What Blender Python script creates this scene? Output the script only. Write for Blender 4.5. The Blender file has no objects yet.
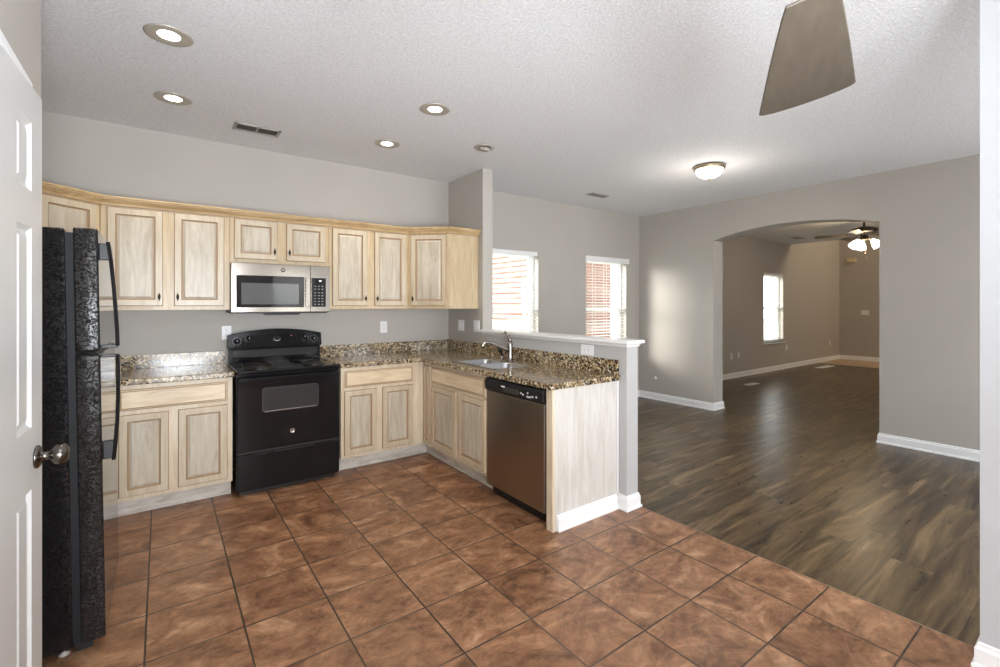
import bpy, math, random
from math import sin, cos, pi, radians as R
from mathutils import Vector, Matrix
random.seed(7)
sc = bpy.context.scene
col = sc.collection
H = 1.41; YAW = R(36.14); FPX = 463.5
CZ = 2.76                      # ceiling height

# ---------------- camera ----------------
cd = bpy.data.cameras.new('camera'); cam = bpy.data.objects.new('camera', cd); col.objects.link(cam)
cam.location = (0, 0, H); cam.rotation_euler = (R(90), 0, -YAW)
cd.sensor_fit = 'HORIZONTAL'; cd.sensor_width = 36; cd.lens = FPX * 36 / 1000
cd.shift_x = 0; cd.shift_y = -(333.5 - 304.6) / 1000
cd.clip_start = 0.02; cd.clip_end = 300
sc.camera = cam

# ---------------- view, world, sun, daylight ----------------
sc.view_settings.view_transform = 'Standard'; sc.view_settings.look = 'None'
sc.view_settings.exposure = 0.38; sc.view_settings.gamma = 1.0; sc.view_settings.use_curve_mapping = False
cy = sc.cycles
cy.use_denoising = True
try: cy.denoiser = 'OPENIMAGEDENOISE'
except Exception: pass
cy.max_bounces = 10; cy.diffuse_bounces = 6; cy.glossy_bounces = 5; cy.transparent_max_bounces = 12
cy.caustics_reflective = False; cy.caustics_refractive = False; cy.sample_clamp_indirect = 6.0

w = bpy.data.worlds.new('world'); sc.world = w; w.use_nodes = True
wb = w.node_tree.nodes['Background']; wb.inputs[0].default_value = (0.86, 0.93, 1.0, 1); wb.inputs[1].default_value = 5.0

def lamp(name, kind, loc, power, color=(1, 1, 1), **k):
    l = bpy.data.lights.new(name, kind); l.energy = power; l.color = color
    for a in k:
        if a not in ('rot', 'target'): setattr(l, a, k[a])
    o = bpy.data.objects.new(name, l); col.objects.link(o); o.location = loc
    if 'target' in k:
        o.rotation_euler = (Vector(k['target']) - Vector(loc)).to_track_quat('-Z', 'Y').to_euler()
    if 'rot' in k: o.rotation_euler = k['rot']
    return o

# sunshine coming in low through the living room window onto the arch wall
lamp('sun', 'SUN', (4, 8, 5), 5.2, (1.0, 0.94, 0.84), angle=R(24), target=(4 + 1.0, 8 - 0.72, 5 - 0.26))
DAY = (0.93, 0.96, 1.0)
# the photographer's flash bounced off the ceiling above the camera
lamp('bounce_flash', 'AREA', (0.28, -0.70, 1.26), 78, (0.86, 0.93, 1.0), shape='DISK', size=.7, target=(0.40, 0.85, 2.76), spread=R(150))
# added fill lamps at unseen rear openings; the kitchen window lamp is its daylight
lamp('kitchen_rear_fill', 'AREA', (0.4, -1.76, 1.15), 84, DAY, shape='RECTANGLE', size=1.2, size_y=2.0, rot=(R(90), 0, 0))
lamp('kitchen_window_daylight', 'AREA', (2.13, -1.77, 1.45), 11, DAY, shape='RECTANGLE', size=0.7, size_y=1.25, rot=(R(90), 0, 0))
lamp('living_rear_fill', 'AREA', (4.2, -1.66, 1.25), 55, DAY, shape='RECTANGLE', size=2.2, size_y=2.0, rot=(R(90), 0, 0))
lamp('lounge_rear_fill', 'AREA', (9.0, -1.66, 1.25), 9, (1, .9, .75), shape='RECTANGLE', size=2.4, size_y=2.0, rot=(R(90), 0, 0))
lamp('foyer_high_window_daylight', 'AREA', (13.0, 1.2, 4.9), 85, (1.0, 0.80, 0.56), shape='RECTANGLE', size=2.4, size_y=2.4, target=(13.0, 3.6, 2.0))

# ---------------- materials ----------------
MATS = {}
class NT:
    def __init__(s, name):
        s.m = bpy.data.materials.new(name); s.m.use_nodes = True; s.t = s.m.node_tree; s.n = s.t.nodes
        s.b = s.n['Principled BSDF']; s.out = s.n['Material Output']; MATS[name] = s.m
    def node(s, typ, **k):
        n = s.n.new(typ)
        for a, v in k.items(): setattr(n, a, v)
        return n
    def link(s, a, b): s.t.links.new(a, b)
    def set(s, **k):
        names = dict(color='Base Color', rough='Roughness', metal='Metallic', coat='Coat Weight', coatr='Coat Roughness', spec='Specular IOR Level', trans='Transmission Weight', em='Emission Color', es='Emission Strength', ior='IOR', aniso='Anisotropic')
        for a, v in k.items():
            i = s.b.inputs[names[a]]
            if a in ('color', 'em'): v = (*v[:3], 1)
            i.default_value = v
        return s
    def coords(s, scale=(1, 1, 1), kind='Object', rand=False, rot=(0, 0, 0)):
        tc = s.node('ShaderNodeTexCoord'); mp = s.node('ShaderNodeMapping'); mp.inputs['Scale'].default_value = scale; mp.inputs['Rotation'].default_value = rot
        src = tc.outputs[kind]
        if rand:
            oi = s.node('ShaderNodeObjectInfo'); mu = s.node('ShaderNodeVectorMath', operation='SCALE'); cb = s.node('ShaderNodeCombineXYZ')
            for i in range(3): s.link(oi.outputs['Random'], cb.inputs[i])
            s.link(cb.outputs[0], mu.inputs[0]); mu.inputs['Scale'].default_value = 13.7
            ad = s.node('ShaderNodeVectorMath', operation='ADD'); s.link(src, ad.inputs[0]); s.link(mu.outputs[0], ad.inputs[1]); src = ad.outputs[0]
        s.link(src, mp.inputs['Vector']); return mp.outputs[0]
    def noise(s, vec, scale, detail=4, rough=.55, dist=0):
        n = s.node('ShaderNodeTexNoise'); n.inputs['Scale'].default_value = scale; n.inputs['Detail'].default_value = detail
        n.inputs['Roughness'].default_value = rough; n.inputs['Distortion'].default_value = dist
        if vec: s.link(vec, n.inputs['Vector'])
        return n.outputs['Fac']
    def voro(s, vec, scale, feature='F1'):
        n = s.node('ShaderNodeTexVoronoi', feature=feature); n.inputs['Scale'].default_value = scale; s.link(vec, n.inputs['Vector']); return n
    def ramp(s, fac, stops, interp='LINEAR'):
        n = s.node('ShaderNodeValToRGB'); e = n.color_ramp.elements; n.color_ramp.interpolation = interp
        while len(e) < len(stops): e.new(.5)
        for i, (p, c) in enumerate(stops):
            e[i].position = p; e[i].color = (c, c, c, 1) if isinstance(c, (int, float)) else (*c, 1)
        s.link(fac, n.inputs[0]); return n.outputs[0]
    def mix(s, fac, a, b, mode='MIX'):
        n = s.node('ShaderNodeMix', data_type='RGBA', blend_type=mode)
        for i, v in ((0, fac), (6, a), (7, b)):
            if hasattr(v, 'is_linked') or hasattr(v, 'links'): s.link(v, n.inputs[i])
            else: n.inputs[i].default_value = v if i == 0 else (*v[:3], 1)
        return n.outputs[2]
    def math(s, op, a, b=0, c=0):
        n = s.node('ShaderNodeMath', operation=op)
        for i, v in ((0, a), (1, b), (2, c)):
            if hasattr(v, 'links'): s.link(v, n.inputs[i])
            else: n.inputs[i].default_value = v
        return n.outputs[0]
    def bump(s, h, strength=.3, dist=.01):
        n = s.node('ShaderNodeBump'); n.inputs['Strength'].default_value = strength; n.inputs['Distance'].default_value = dist
        s.link(h, n.inputs['Height']); s.link(n.outputs[0], s.b.inputs['Normal']); return n
    def color(s, c): s.link(c, s.b.inputs['Base Color'])

def plain(name, color, rough=.5, metal=0, **k):
    return NT(name).set(color=color, rough=rough, metal=metal, **k).m

def paint(name, c, rough=.6, scale=90, st=.05):
    n = NT(name).set(color=c, rough=rough)
    v = n.coords(); f = n.noise(v, 1.3, 3)
    n.color(n.ramp(f, [(.3, tuple(x * .97 for x in c)), (.7, tuple(min(1, x * 1.03) for x in c))]))
    n.bump(n.noise(v, scale, 3), st, .004); return n.m

wall_m = paint('wall_paint', (0.455, 0.425, 0.385))
pale_m = paint('flash_lit_wall_paint', (0.48, 0.49, 0.505)); half_m = paint('flash_lit_half_wall_paint', (0.46, 0.455, 0.45))  # same wall paint made lighter and cooler, flash light put into the colour
trim_m = paint('trim_paint', (0.84, 0.84, 0.84), .32, 40, .02)
door_m = paint('door_paint', (0.58, 0.575, 0.56), .28, 60, .03)

n = NT('ceiling_texture').set(rough=.9); v = n.coords()
f1 = n.noise(v, 75, 4, .65, .6); f2 = n.noise(v, 1.5, 2)
c1 = n.ramp(f1, [(.38, (.74, .74, .75)), (.6, (.88, .88, .89))]); n.color(c1); n.bump(n.ramp(f1, [(.4, 0.0), (.6, 1.0)]), .5, .010); ceil_m = n.m

# tile floor : 34.9 cm tiles in a square grid
n = NT('floor_tile'); tc = n.node('ShaderNodeTexCoord'); sx = n.node('ShaderNodeSeparateXYZ'); n.link(tc.outputs['Object'], sx.inputs[0])
T = 0.3486
ux = n.math('DIVIDE', n.math('ADD', sx.outputs[0], 0.0546), T); uy = n.math('DIVIDE', n.math('SUBTRACT', sx.outputs[1], 2.9927), T)
ix = n.math('FLOOR', ux); iy = n.math('FLOOR', uy)
ax = n.math('ABSOLUTE', n.math('SUBTRACT', n.math('FRACT', ux), .5)); ay = n.math('ABSOLUTE', n.math('SUBTRACT', n.math('FRACT', uy), .5))
mx = n.math('MAXIMUM', ax, ay)
grout = n.ramp(mx, [(.4870, 0.0), (.4915, 1.0)])
cb = n.node('ShaderNodeCombineXYZ'); n.link(ix, cb.inputs[0]); n.link(iy, cb.inputs[1])
wn = n.node('ShaderNodeTexWhiteNoise'); wn.noise_dimensions = '3D'; n.link(cb.outputs[0], wn.inputs['Vector'])
mu = n.node('ShaderNodeVectorMath', operation='SCALE'); n.link(wn.outputs['Color'], mu.inputs[0]); mu.inputs['Scale'].default_value = 40
ad = n.node('ShaderNodeVectorMath', operation='ADD'); n.link(mu.outputs[0], ad.inputs[0]); n.link(tc.outputs['Object'], ad.inputs[1])
mp = n.node('ShaderNodeMapping'); mp.inputs['Scale'].default_value = (1, 1.4, 1); mp.inputs['Rotation'].default_value = (0, 0, .5); n.link(ad.outputs[0], mp.inputs[0])
f1 = n.noise(mp.outputs[0], 3.2, 8, .62, 1.3); f2 = n.noise(mp.outputs[0], 14, 6, .65, .8)
f3 = n.noise(mp.outputs[0], 5.0, 4, .5, 2.0)
ca = n.ramp(f1, [(.32, (.135, .062, .032)), (.46, (.245, .118, .060)), (.56, (.33, .170, .090)), (.70, (.51, .300, .175))])
cbn = n.ramp(f2, [(.3, (.62, .60, .58)), (.65, (1.12, 1.1, 1.08))])
cc = n.mix(1.0, ca, cbn, 'MULTIPLY')
vein = n.ramp(n.math('ABSOLUTE', n.math('SUBTRACT', f3, .5)), [(.0, 1.0), (.035, 0.0)])
cc = n.mix(n.math('MULTIPLY', vein, .16), cc, (.52, .31, .19))
gl = n.noise(n.coords((6, .3, 1)), 1.0, 3)
gcol = n.ramp(gl, [(.4, (.035, .024, .018)), (.6, (.10, .066, .045))])
n.color(n.mix(grout, cc, gcol))
n.link(n.ramp(f2, [(.3, .30), (.7, .44)]), n.b.inputs['Roughness'])
hh = n.math('SUBTRACT', n.math('MULTIPLY', f2, .25), n.math('MULTIPLY', grout, 1.0)); n.bump(hh, .35, .004); tile_m = n.m

# vinyl planks running along X
n = NT('wood_planks'); tc = n.node('ShaderNodeTexCoord'); sx = n.node('ShaderNodeSeparateXYZ'); n.link(tc.outputs['Object'], sx.inputs[0])
row = n.math('DIVIDE', n.math('ADD', sx.outputs[1], 10), .18); ri = n.math('FLOOR', row)
wn = n.node('ShaderNodeTexWhiteNoise'); wn.noise_dimensions = '1D'; n.link(ri, wn.inputs['W'])
lx = n.math('ADD', n.math('DIVIDE', sx.outputs[0], 1.22), wn.outputs['Value']); li = n.math('FLOOR', lx)
cb = n.node('ShaderNodeCombineXYZ'); n.link(ri, cb.inputs[0]); n.link(li, cb.inputs[1])
w2 = n.node('ShaderNodeTexWhiteNoise'); w2.noise_dimensions = '3D'; n.link(cb.outputs[0], w2.inputs['Vector'])
mu = n.node('ShaderNodeVectorMath', operation='SCALE'); n.link(w2.outputs['Color'], mu.inputs[0]); mu.inputs['Scale'].default_value = 30
ad = n.node('ShaderNodeVectorMath', operation='ADD'); n.link(mu.outputs[0], ad.inputs[0]); n.link(tc.outputs['Object'], ad.inputs[1])
mp = n.node('ShaderNodeMapping'); mp.inputs['Scale'].default_value = (.55, 5.0, 1); n.link(ad.outputs[0], mp.inputs[0])
g1 = n.noise(mp.outputs[0], 1.7, 6, .6, 1.5); g2 = n.noise(mp.outputs[0], 9, 5, .6, .6)
c1 = n.ramp(g1, [(.30, (.024, .014, .006)), (.43, (.068, .043, .021)), (.55, (.120, .078, .038)), (.70, (.24, .162, .083))])
c2 = n.ramp(g2, [(.3, (.75, .75, .75)), (.7, (1.15, 1.15, 1.15))]); cc = n.mix(1.0, c1, c2, 'MULTIPLY')
pv = n.ramp(w2.outputs['Value'], [(0, (.88, .88, .88)), (1, (1.12, 1.1, 1.06))]); cc = n.mix(1.0, cc, pv, 'MULTIPLY')
e1 = n.ramp(n.math('ABSOLUTE', n.math('SUBTRACT', n.math('FRACT', row), .5)), [(.488, 0.0), (.497, 1.0)])
e2 = n.ramp(n.math('ABSOLUTE', n.math('SUBTRACT', n.math('FRACT', lx), .5)), [(.4985, 0.0), (.4997, 1.0)])
ee = n.math('MAXIMUM', e1, e2); n.color(n.mix(n.math('MULTIPLY', ee, .6), cc, (.02, .014, .009)))
n.link(n.ramp(g2, [(.3, .27), (.7, .37)]), n.b.inputs['Roughness'])
n.bump(n.math('SUBTRACT', n.math('MULTIPLY', g2, .3), ee), .22, .002); plank_m = n.m

n = NT('foyer_tile').set(rough=.4); tcv = n.coords(); br = n.node('ShaderNodeTexBrick'); br.offset = 0; br.inputs['Scale'].default_value = 1.0
br.inputs['Brick Width'].default_value = .33; br.inputs['Row Height'].default_value = .33; br.inputs['Mortar Size'].default_value = .006
br.inputs['Color1'].default_value = (.50, .36, .25, 1); br.inputs['Color2'].default_value = (.46, .33, .22, 1); br.inputs['Mortar'].default_value = (.3, .22, .16, 1)
n.link(tcv, br.inputs['Vector']); n.color(br.outputs['Color']); foyer_m = n.m

# pickled cabinet wood with brown glaze
def cabwood(name, light, streak, scale=(7, 7, .8), rough=.34, amt=(.35, .72)):
    n = NT(name).set(rough=rough, spec=.5); v = n.coords(scale, rand=True)
    a = n.noise(v, 3.4, 8, .66, .8); b = n.noise(n.coords((1.5, 1.5, 1), rand=True), 2.2, 3)
    c = n.ramp(a, [(amt[0], streak), (amt[1], light)])
    c = n.mix(1.0, c, n.ramp(b, [(.3, (.92, .90, .87)), (.7, (1.06, 1.05, 1.03))]), 'MULTIPLY'); n.color(c)
    n.bump(a, .10, .003); return n.m
panel_m = cabwood('pickled_panel_wood', (.57, .52, .43), (.38, .31, .225), amt=(.28, .62))
frame_m = cabwood('glazed_frame_wood', (.58, .465, .30), (.45, .33, .19), amt=(.28, .62))
framelo_m = cabwood('pale_frame_wood', (.70, .62, .49), (.56, .43, .28), amt=(.28, .62))
doorframe_m = cabwood('pickled_door_frame_wood', (.59, .515, .395), (.46, .36, .24), amt=(.28, .62))
drawer_m = cabwood('pickled_drawer_wood', (.76, .64, .46), (.58, .44, .28), (1.0, 7, 7), amt=(.28, .62))
crown_m = cabwood('crown_wood', (.70, .53, .30), (.46, .31, .15), (1.0, 7, 7))
glaze_m = plain('brown_glaze', (.36, .24, .14), .45)
wash_m = cabwood('whitewashed_panel', (.64, .625, .60), (.48, .445, .39), (7, 7, .7), .5, (.24, .6))
toe_m = cabwood('whitewashed_toe_board', (.66, .63, .58), (.36, .31, .25), (1.2, 8, 8), .5, (.25, .55))

n = NT('granite').set(rough=.12, spec=.6); v = n.coords()
vn = n.node('ShaderNodeTexNoise'); vn.inputs['Scale'].default_value = 20; n.link(v, vn.inputs['Vector'])
vm = n.node('ShaderNodeVectorMath', operation='MULTIPLY_ADD'); n.link(vn.outputs['Color'], vm.inputs[0]); vm.inputs[1].default_value = (.02, .02, .02); n.link(v, vm.inputs[2])
vo = n.voro(vm.outputs[0], 85); sp = n.node('ShaderNodeSeparateColor'); n.link(vo.outputs['Color'], sp.inputs[0])
base = n.ramp(sp.outputs[0], [(0, (.020, .014, .010)), (.19, (.11, .062, .026)), (.42, (.27, .185, .090)), (.60, (.42, .32, .18)), (.78, (.60, .52, .38)), (.93, (.25, .235, .21))], 'CONSTANT')
nz = n.noise(v, 28, 5, .6); base = n.mix(n.ramp(nz, [(.56, 0.0), (.64, .85)]), base, (.035, .022, .014))
nz2 = n.noise(v, 9, 4, .6); base = n.mix(n.ramp(nz2, [(.5, 0.0), (.7, .35)]), base, (.50, .40, .24)); n.color(base); granite_m = n.m

black_m = plain('black_enamel', (.007, .007, .008), .10, spec=.35)
blackp_m = plain('black_plastic', (.012, .012, .013), .36, spec=.4)
gap_m = plain('gasket_grey', (.010, .011, .012), .6, spec=.25)
n = NT('leather_grain_black').set(color=(.008, .008, .009), rough=.12, spec=.9); v = n.coords((1, 1, 1))
f = n.noise(v, 80, 3, .65, 1.2); _bp = n.bump(n.ramp(f, [(.50, 0.0), (.62, 1.0)]), 1.0, .012); n.link(_bp.outputs[0], n.b.inputs['Coat Normal']); grain_m = n.m
fridgefront_m = plain('black_gloss_door_skin', (.02, .02, .022), .10, spec=.8)
glass_dark_m = plain('dark_glass', (.012, .012, .014), .04, spec=.6)
screen_m = plain('oven_mesh_glass', (.035, .035, .036), .10, spec=.5)
mwscreen_m = plain('microwave_mesh_glass', (.11, .115, .12), .05, spec=.9)
n = NT('brushed_steel').set(color=(.50, .455, .41), rough=.15, metal=1.0); v = n.coords((1, 1, 90)); n.bump(n.noise(v, 6, 2), .006, .0003); steel_m = n.m
n = NT('brushed_steel_dark').set(color=(.40, .35, .30), rough=.30, metal=1.0); v = n.coords((90, 90, 1)); n.bump(n.noise(v, 6, 2), .03, .001); dwsteel_m = n.m
sink_m = plain('sink_steel', (.55, .56, .58), .25, 1.0)
nickel_m = plain('brushed_nickel', (.34, .315, .29), .26, 1.0)
darknickel_m = plain('dark_nickel', (.16, .145, .13), .22, 1.0)
bronze_m = plain('dark_bronze', (.035, .026, .02), .38, .7)
brass_m = plain('antique_brass', (.42, .33, .22), .30, 1.0)
plate_m = plain('plate_white', (.82, .82, .82), .35)
slot_m = plain('slot_grey', (.22, .21, .20), .6)
printing_m = plain('printing_grey', (.55, .55, .55), .5)
joint_m = plain('joint_strip', (.30, .22, .16), .5)
beige_m = plain('beige_plastic', (.70, .58, .33), .5)
baffle_m = plain('recessed_trim_satin', (.50, .46, .40), .42, .35)
vent_m = plain('vent_metal', (.42, .385, .35), .5)
dark_m = plain('vent_dark', (.035, .03, .025), .8)
fanmetal_m = plain('pewter_metal', (.10, .085, .07), .35, .9)
blade_m = NT('fan_blade_wood').set(rough=.5)
_v = blade_m.coords((2, 12, 2)); blade_m.color(blade_m.ramp(blade_m.noise(_v, 3, 4), [(.3, (.085, .068, .050)), (.7, (.11, .09, .066))])); blade_m = blade_m.m
vinyl_m = plain('window_vinyl', (.85, .85, .84), .35)
n = NT('blind_slat'); n.set(color=(.88, .88, .86), rough=.45)
tr = n.node('ShaderNodeBsdfTranslucent'); tr.inputs[0].default_value = (.9, .89, .85, 1); mxs = n.node('ShaderNodeMixShader'); mxs.inputs[0].default_value = .4
n.link(n.b.outputs[0], mxs.inputs[1]); n.link(tr.outputs[0], mxs.inputs[2]); n.link(mxs.outputs[0], n.out.inputs[0]); slat_m = n.m
n = NT('clear_glass'); tp = n.node('ShaderNodeBsdfTransparent'); gs = n.node('ShaderNodeBsdfGlossy'); gs.inputs['Roughness'].default_value = .02
mxs = n.node('ShaderNodeMixShader'); mxs.inputs[0].default_value = .05
n.link(tp.outputs[0], mxs.inputs[1]); n.link(gs.outputs[0], mxs.inputs[2]); n.link(mxs.outputs[0], n.out.inputs[0]); glass_m = n.m
def glow(name, c, s): return NT(name).set(color=(.9, .9, .88), em=c, es=s, rough=.4).m
lens_m = glow('lamp_lens', (1, .93, .82), 9)
dome_m = glow('dome_frosted_glass', (1, .95, .88), 2.6)
fanglass_m = glow('fan_shade_glass', (1, .93, .82), 3.5)
red_m = glow('indicator_red', (1, .08, .03), 1.2)
disp_m = glow('display_pale', (.8, .9, 1), .8)
offlens_m = plain('unlit_lens', (.45, .42, .38), .25)
n = NT('brick_outside').set(rough=.85); br = n.node('ShaderNodeTexBrick'); br.inputs['Scale'].default_value = 1.0
br.inputs['Brick Width'].default_value = .22; br.inputs['Row Height'].default_value = .075; br.inputs['Mortar Size'].default_value = .012
br.inputs['Color1'].default_value = (.20, .068, .040, 1); br.inputs['Color2'].default_value = (.16, .055, .035, 1); br.inputs['Mortar'].default_value = (.28, .24, .20, 1)
n.link(n.coords(rot=(R(90), 0, 0)), br.inputs['Vector']); n.color(br.outputs['Color']); brick_m = n.m
grass_m = paint('lawn', (.62, .64, .50), .9, 30, .3)
siding_m = paint('white_siding', (.88, .88, .88), .6)
skyblocker_m = paint('sky_blocker_grey', (.20, .20, .20), .7)
roof_m = paint('pale_shingles', (.70, .68, .66), .9, 30, .3)
n = NT('hedge_leaves').set(rough=.8); n.color(n.ramp(n.noise(n.coords(), 12, 4), [(.35, (.10, .20, .03)), (.65, (.36, .50, .12))])); leaf_m = n.m
conc_m = paint('concrete', (.55, .54, .52), .9)

# ---------------- mesh helpers ----------------
class MB:
    def __init__(s): s.v = []; s.f = []; s.mi = []; s.sm = []; s.mats = []
    def m(s, mat):
        if mat not in s.mats: s.mats.append(mat)
        return s.mats.index(mat)
    def add(s, vs, fs, mat, smooth=False, M=None):
        b = len(s.v); k = s.m(mat)
        for p in vs:
            p = Vector(p); s.v.append(tuple(M @ p if M else p))
        for f in fs: s.f.append([b + i for i in f]); s.mi.append(k); s.sm.append(smooth)
        return s
    def box(s, x0, x1, y0, y1, z0, z1, mat, M=None):
        if x0 > x1: x0, x1 = x1, x0
        if y0 > y1: y0, y1 = y1, y0
        if z0 > z1: z0, z1 = z1, z0
        vs = [(x, y, z) for x in (x0, x1) for y in (y0, y1) for z in (z0, z1)]
        return s.add(vs, [(0, 1, 3, 2), (4, 6, 7, 5), (0, 4, 5, 1), (2, 3, 7, 6), (0, 2, 6, 4), (1, 5, 7, 3)], mat, False, M)
    def prism(s, pts, z0, z1, mat, M=None):     # pts ccw in xy
        n = len(pts); vs = [(x, y, z0) for x, y in pts] + [(x, y, z1) for x, y in pts]
        fs = [tuple(range(n))[::-1], tuple(range(n, 2 * n))] + [(i, (i + 1) % n, n + (i + 1) % n, n + i) for i in range(n)]
        return s.add(vs, fs, mat, False, M)
    def lathe(s, prof, mat, seg=32, M=None, smooth=True, sx=1, sy=1):   # prof [(r,z)]
        vs = []; fs = []; k = len(prof)
        for i in range(seg):
            a = 2 * pi * i / seg
            for r, z in prof: vs.append((r * cos(a) * sx, r * sin(a) * sy, z))
        for i in range(seg):
            j = (i + 1) % seg
            for q in range(k - 1): fs.append((i * k + q, j * k + q, j * k + q + 1, i * k + q + 1))
        if prof[0][0] > 1e-5: fs.append(tuple(i * k for i in range(seg))[::-1])
        if prof[-1][0] > 1e-5: fs.append(tuple(i * k + k - 1 for i in range(seg)))
        return s.add(vs, fs, mat, smooth, M)
    def tube(s, pts, rad, mat, seg=12, flat=1.0, closed=False):
        pts = [Vector(p) for p in pts]; n = len(pts)
        rad = rad if isinstance(rad, (list, tuple)) else [rad] * n
        vs = []; fs = []; up = Vector((0, 0, 1)); prev = None
        for i, p in enumerate(pts):
            if closed: t = pts[(i + 1) % n] - pts[i - 1]
            else: t = (pts[min(i + 1, n - 1)] - pts[max(i - 1, 0)])
            t.normalize()
            if prev is None:
                a = t.cross(up)
                if a.length < .05: a = t.cross(Vector((0, 1, 0)))
            else: a = prev - t * prev.dot(t)
            a.normalize(); b = t.cross(a); prev = a
            for k in range(seg):
                th = 2 * pi * k / seg; vs.append(p + (a * cos(th) + b * sin(th) * flat) * rad[i])
        for i in range(n if closed else n - 1):
            j = (i + 1) % n
            for k in range(seg):
                l = (k + 1) % seg; fs.append((i * seg + k, j * seg + k, j * seg + l, i * seg + l))
        if not closed: fs += [tuple(range(seg)), tuple(range((n - 1) * seg, n * seg))[::-1]]
        return s.add(vs, fs, mat, True)
    def sweep(s, prof, path, mat):   # prof [(out,z)], path [(x,y)], out = right-hand side of travel, mitred; prof closed
        n = len(path); P = [Vector(p) for p in path]; vs = []; k = len(prof)
        for i in range(n):
            d0 = (P[i] - P[i - 1]).normalized() if i > 0 else None
            d1 = (P[i + 1] - P[i]).normalized() if i < n - 1 else None
            if d0 is None: d0 = d1
            if d1 is None: d1 = d0
            n0 = Vector((d0.y, -d0.x)); n1 = Vector((d1.y, -d1.x)); m_ = (n0 + n1)
            m_ = m_ / max(1e-6, m_.length_squared) * 2
            for o, z in prof: vs.append((P[i].x + m_.x * o, P[i].y + m_.y * o, z))
        fs = []
        for i in range(n - 1):
            for q in range(k): fs.append((i * k + q, (i + 1) * k + q, (i + 1) * k + (q + 1) % k, i * k + (q + 1) % k))
        fs += [tuple(range(k)), tuple(range((n - 1) * k, n * k))[::-1]]
        return s.add(vs, fs, mat)
    def build(s, name, parent=None, bevel=0, loc=None, seg=2, kind=None):
        me = bpy.data.meshes.new(name); me.from_pydata(s.v, [], s.f)
        for m_ in s.mats: me.materials.append(m_)
        me.polygons.foreach_set('material_index', s.mi); me.polygons.foreach_set('use_smooth', s.sm)
        import bmesh
        bm = bmesh.new(); bm.from_mesh(me); bmesh.ops.recalc_face_normals(bm, faces=bm.faces); bm.to_mesh(me); bm.free()
        me.update()
        o = bpy.data.objects.new(name, me); col.objects.link(o)
        if parent: o.parent = parent
        if loc: o.location = loc
        if bevel:
            b = o.modifiers.new('bevel', 'BEVEL'); b.width = bevel; b.segments = seg; b.limit_method = 'ANGLE'; b.angle_limit = R(40)
        if kind: o['kind'] = kind
        return o
def box(name, x0, x1, y0, y1, z0, z1, mat, parent=None, bevel=0, kind=None):
    return MB().box(x0, x1, y0, y1, z0, z1, mat).build(name, parent, bevel, kind=kind)
def tag(o, label, cat, group=None):
    o['label'] = label; o['category'] = cat
    if group: o['group'] = group
    return o
def thing(name, label, cat, loc=(0, 0, 0), rot=0, group=None):
    o = bpy.data.objects.new(name, None); col.objects.link(o); o.location = loc; o.rotation_euler = (0, 0, rot); o.empty_display_size = .1
    return tag(o, label, cat, group)
def struct(o): o['kind'] = 'structure'; return o
def text(name, body, size, mat, parent, loc, rot, ext=.0006):
    c = bpy.data.curves.new(name, 'FONT'); c.body = body; c.size = size; c.extrude = ext; c.align_x = 'CENTER'; c.align_y = 'CENTER'
    c.materials.append(mat); o = bpy.data.objects.new(name, c); me = bpy.data.meshes.new_from_object(o); bpy.data.objects.remove(o); bpy.data.curves.remove(c); o = bpy.data.objects.new(name, me); col.objects.link(o); o.parent = parent; o.location = loc; o.rotation_euler = rot; return o

# ================= ROOM SHELL =================
YB = 4.49; XL = -0.96; XH0, XH1 = 2.57, 2.69; XA0, XA1 = 5.93, 6.17; YR = -1.6; DOORX = -0.34; YB2 = 4.55; XF = 14.3; XC = 11.42
WZ0, WZ1 = 0.60, 2.08
tb = 2.70   # tile / wood joint
MB().box(-1.2, tb, YR - .1, YB + .1, -.1, 0, tile_m).build('floor', kind='structure')
MB().box(tb, 12.85, YR - .1, YB + .2, -.1, 0, plank_m).build('floor', kind='structure')
MB().box(12.85, XF + .1, YR - .1, YB + .2, -.1, 0.0, foyer_m).build('floor', kind='structure')
box('trim_1', tb - .002, tb + .002, .37, 2.03, 0, .002, joint_m, kind='structure')
box('ceiling', -1.2, XA1, YR - .1, YB + .1, CZ, CZ + .1, ceil_m, kind='structure')
box('ceiling', XA1, XC, YR - .1, YB + .2, CZ, CZ + .1, ceil_m, kind='structure')
MB().box(XC, XF + .1, YR - .1, YB + .2, 5.3, 5.4, ceil_m).build('ceiling', kind='structure')
box('wall_header', XC - .1, XC, YR, YB2, CZ + .1, 5.3, wall_m, kind='structure')

def wall_with_holes(name, axis, c0, c1, a0, a1, z0, z1, holes, mat):
    m = MB(); holes = sorted(holes); cur = a0
    def bx(p, q, zz0, zz1):
        if q - p < 1e-4 or zz1 - zz0 < 1e-4: return
        if axis == 'x': m.box(p, q, c0, c1, zz0, zz1, mat)     # runs along x
        else: m.box(c0, c1, p, q, zz0, zz1, mat)
    for h0, h1, hz0, hz1 in holes:
        bx(cur, h0, z0, z1); bx(h0, h1, z0, hz0); bx(h0, h1, hz1, z1); cur = h1
    bx(cur, a1, z0, z1); return m.build(name, kind='structure')
WIN = [(3.01, 3.885), (4.755, 5.62)]; WIN2 = (10.12, 11.02)
wall_with_holes('wall_back', 'x', YB, YB + .14, -1.1, XA0 + .1, 0, CZ, [(a, b, WZ0, WZ1) for a, b in WIN], wall_m)
wall_with_holes('wall_lounge', 'x', YB2, YB2 + .14, XA1 - .1, XF + .1, 0, 5.3, [(*WIN2, WZ0, WZ1)], wall_m)
box('wall_left', XL - .12, XL, 2.255, YB, 0, CZ, wall_m, kind='structure')
wall_with_holes('wall_pantry', 'y', DOORX - .12, DOORX, YR, 2.255, 0, CZ, [(1.325, 1.955, 0, 2.045)], wall_m)
box('wall_return', XL - .12, DOORX - .12, 2.135, 2.255, 0, CZ, wall_m, kind='structure')
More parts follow.
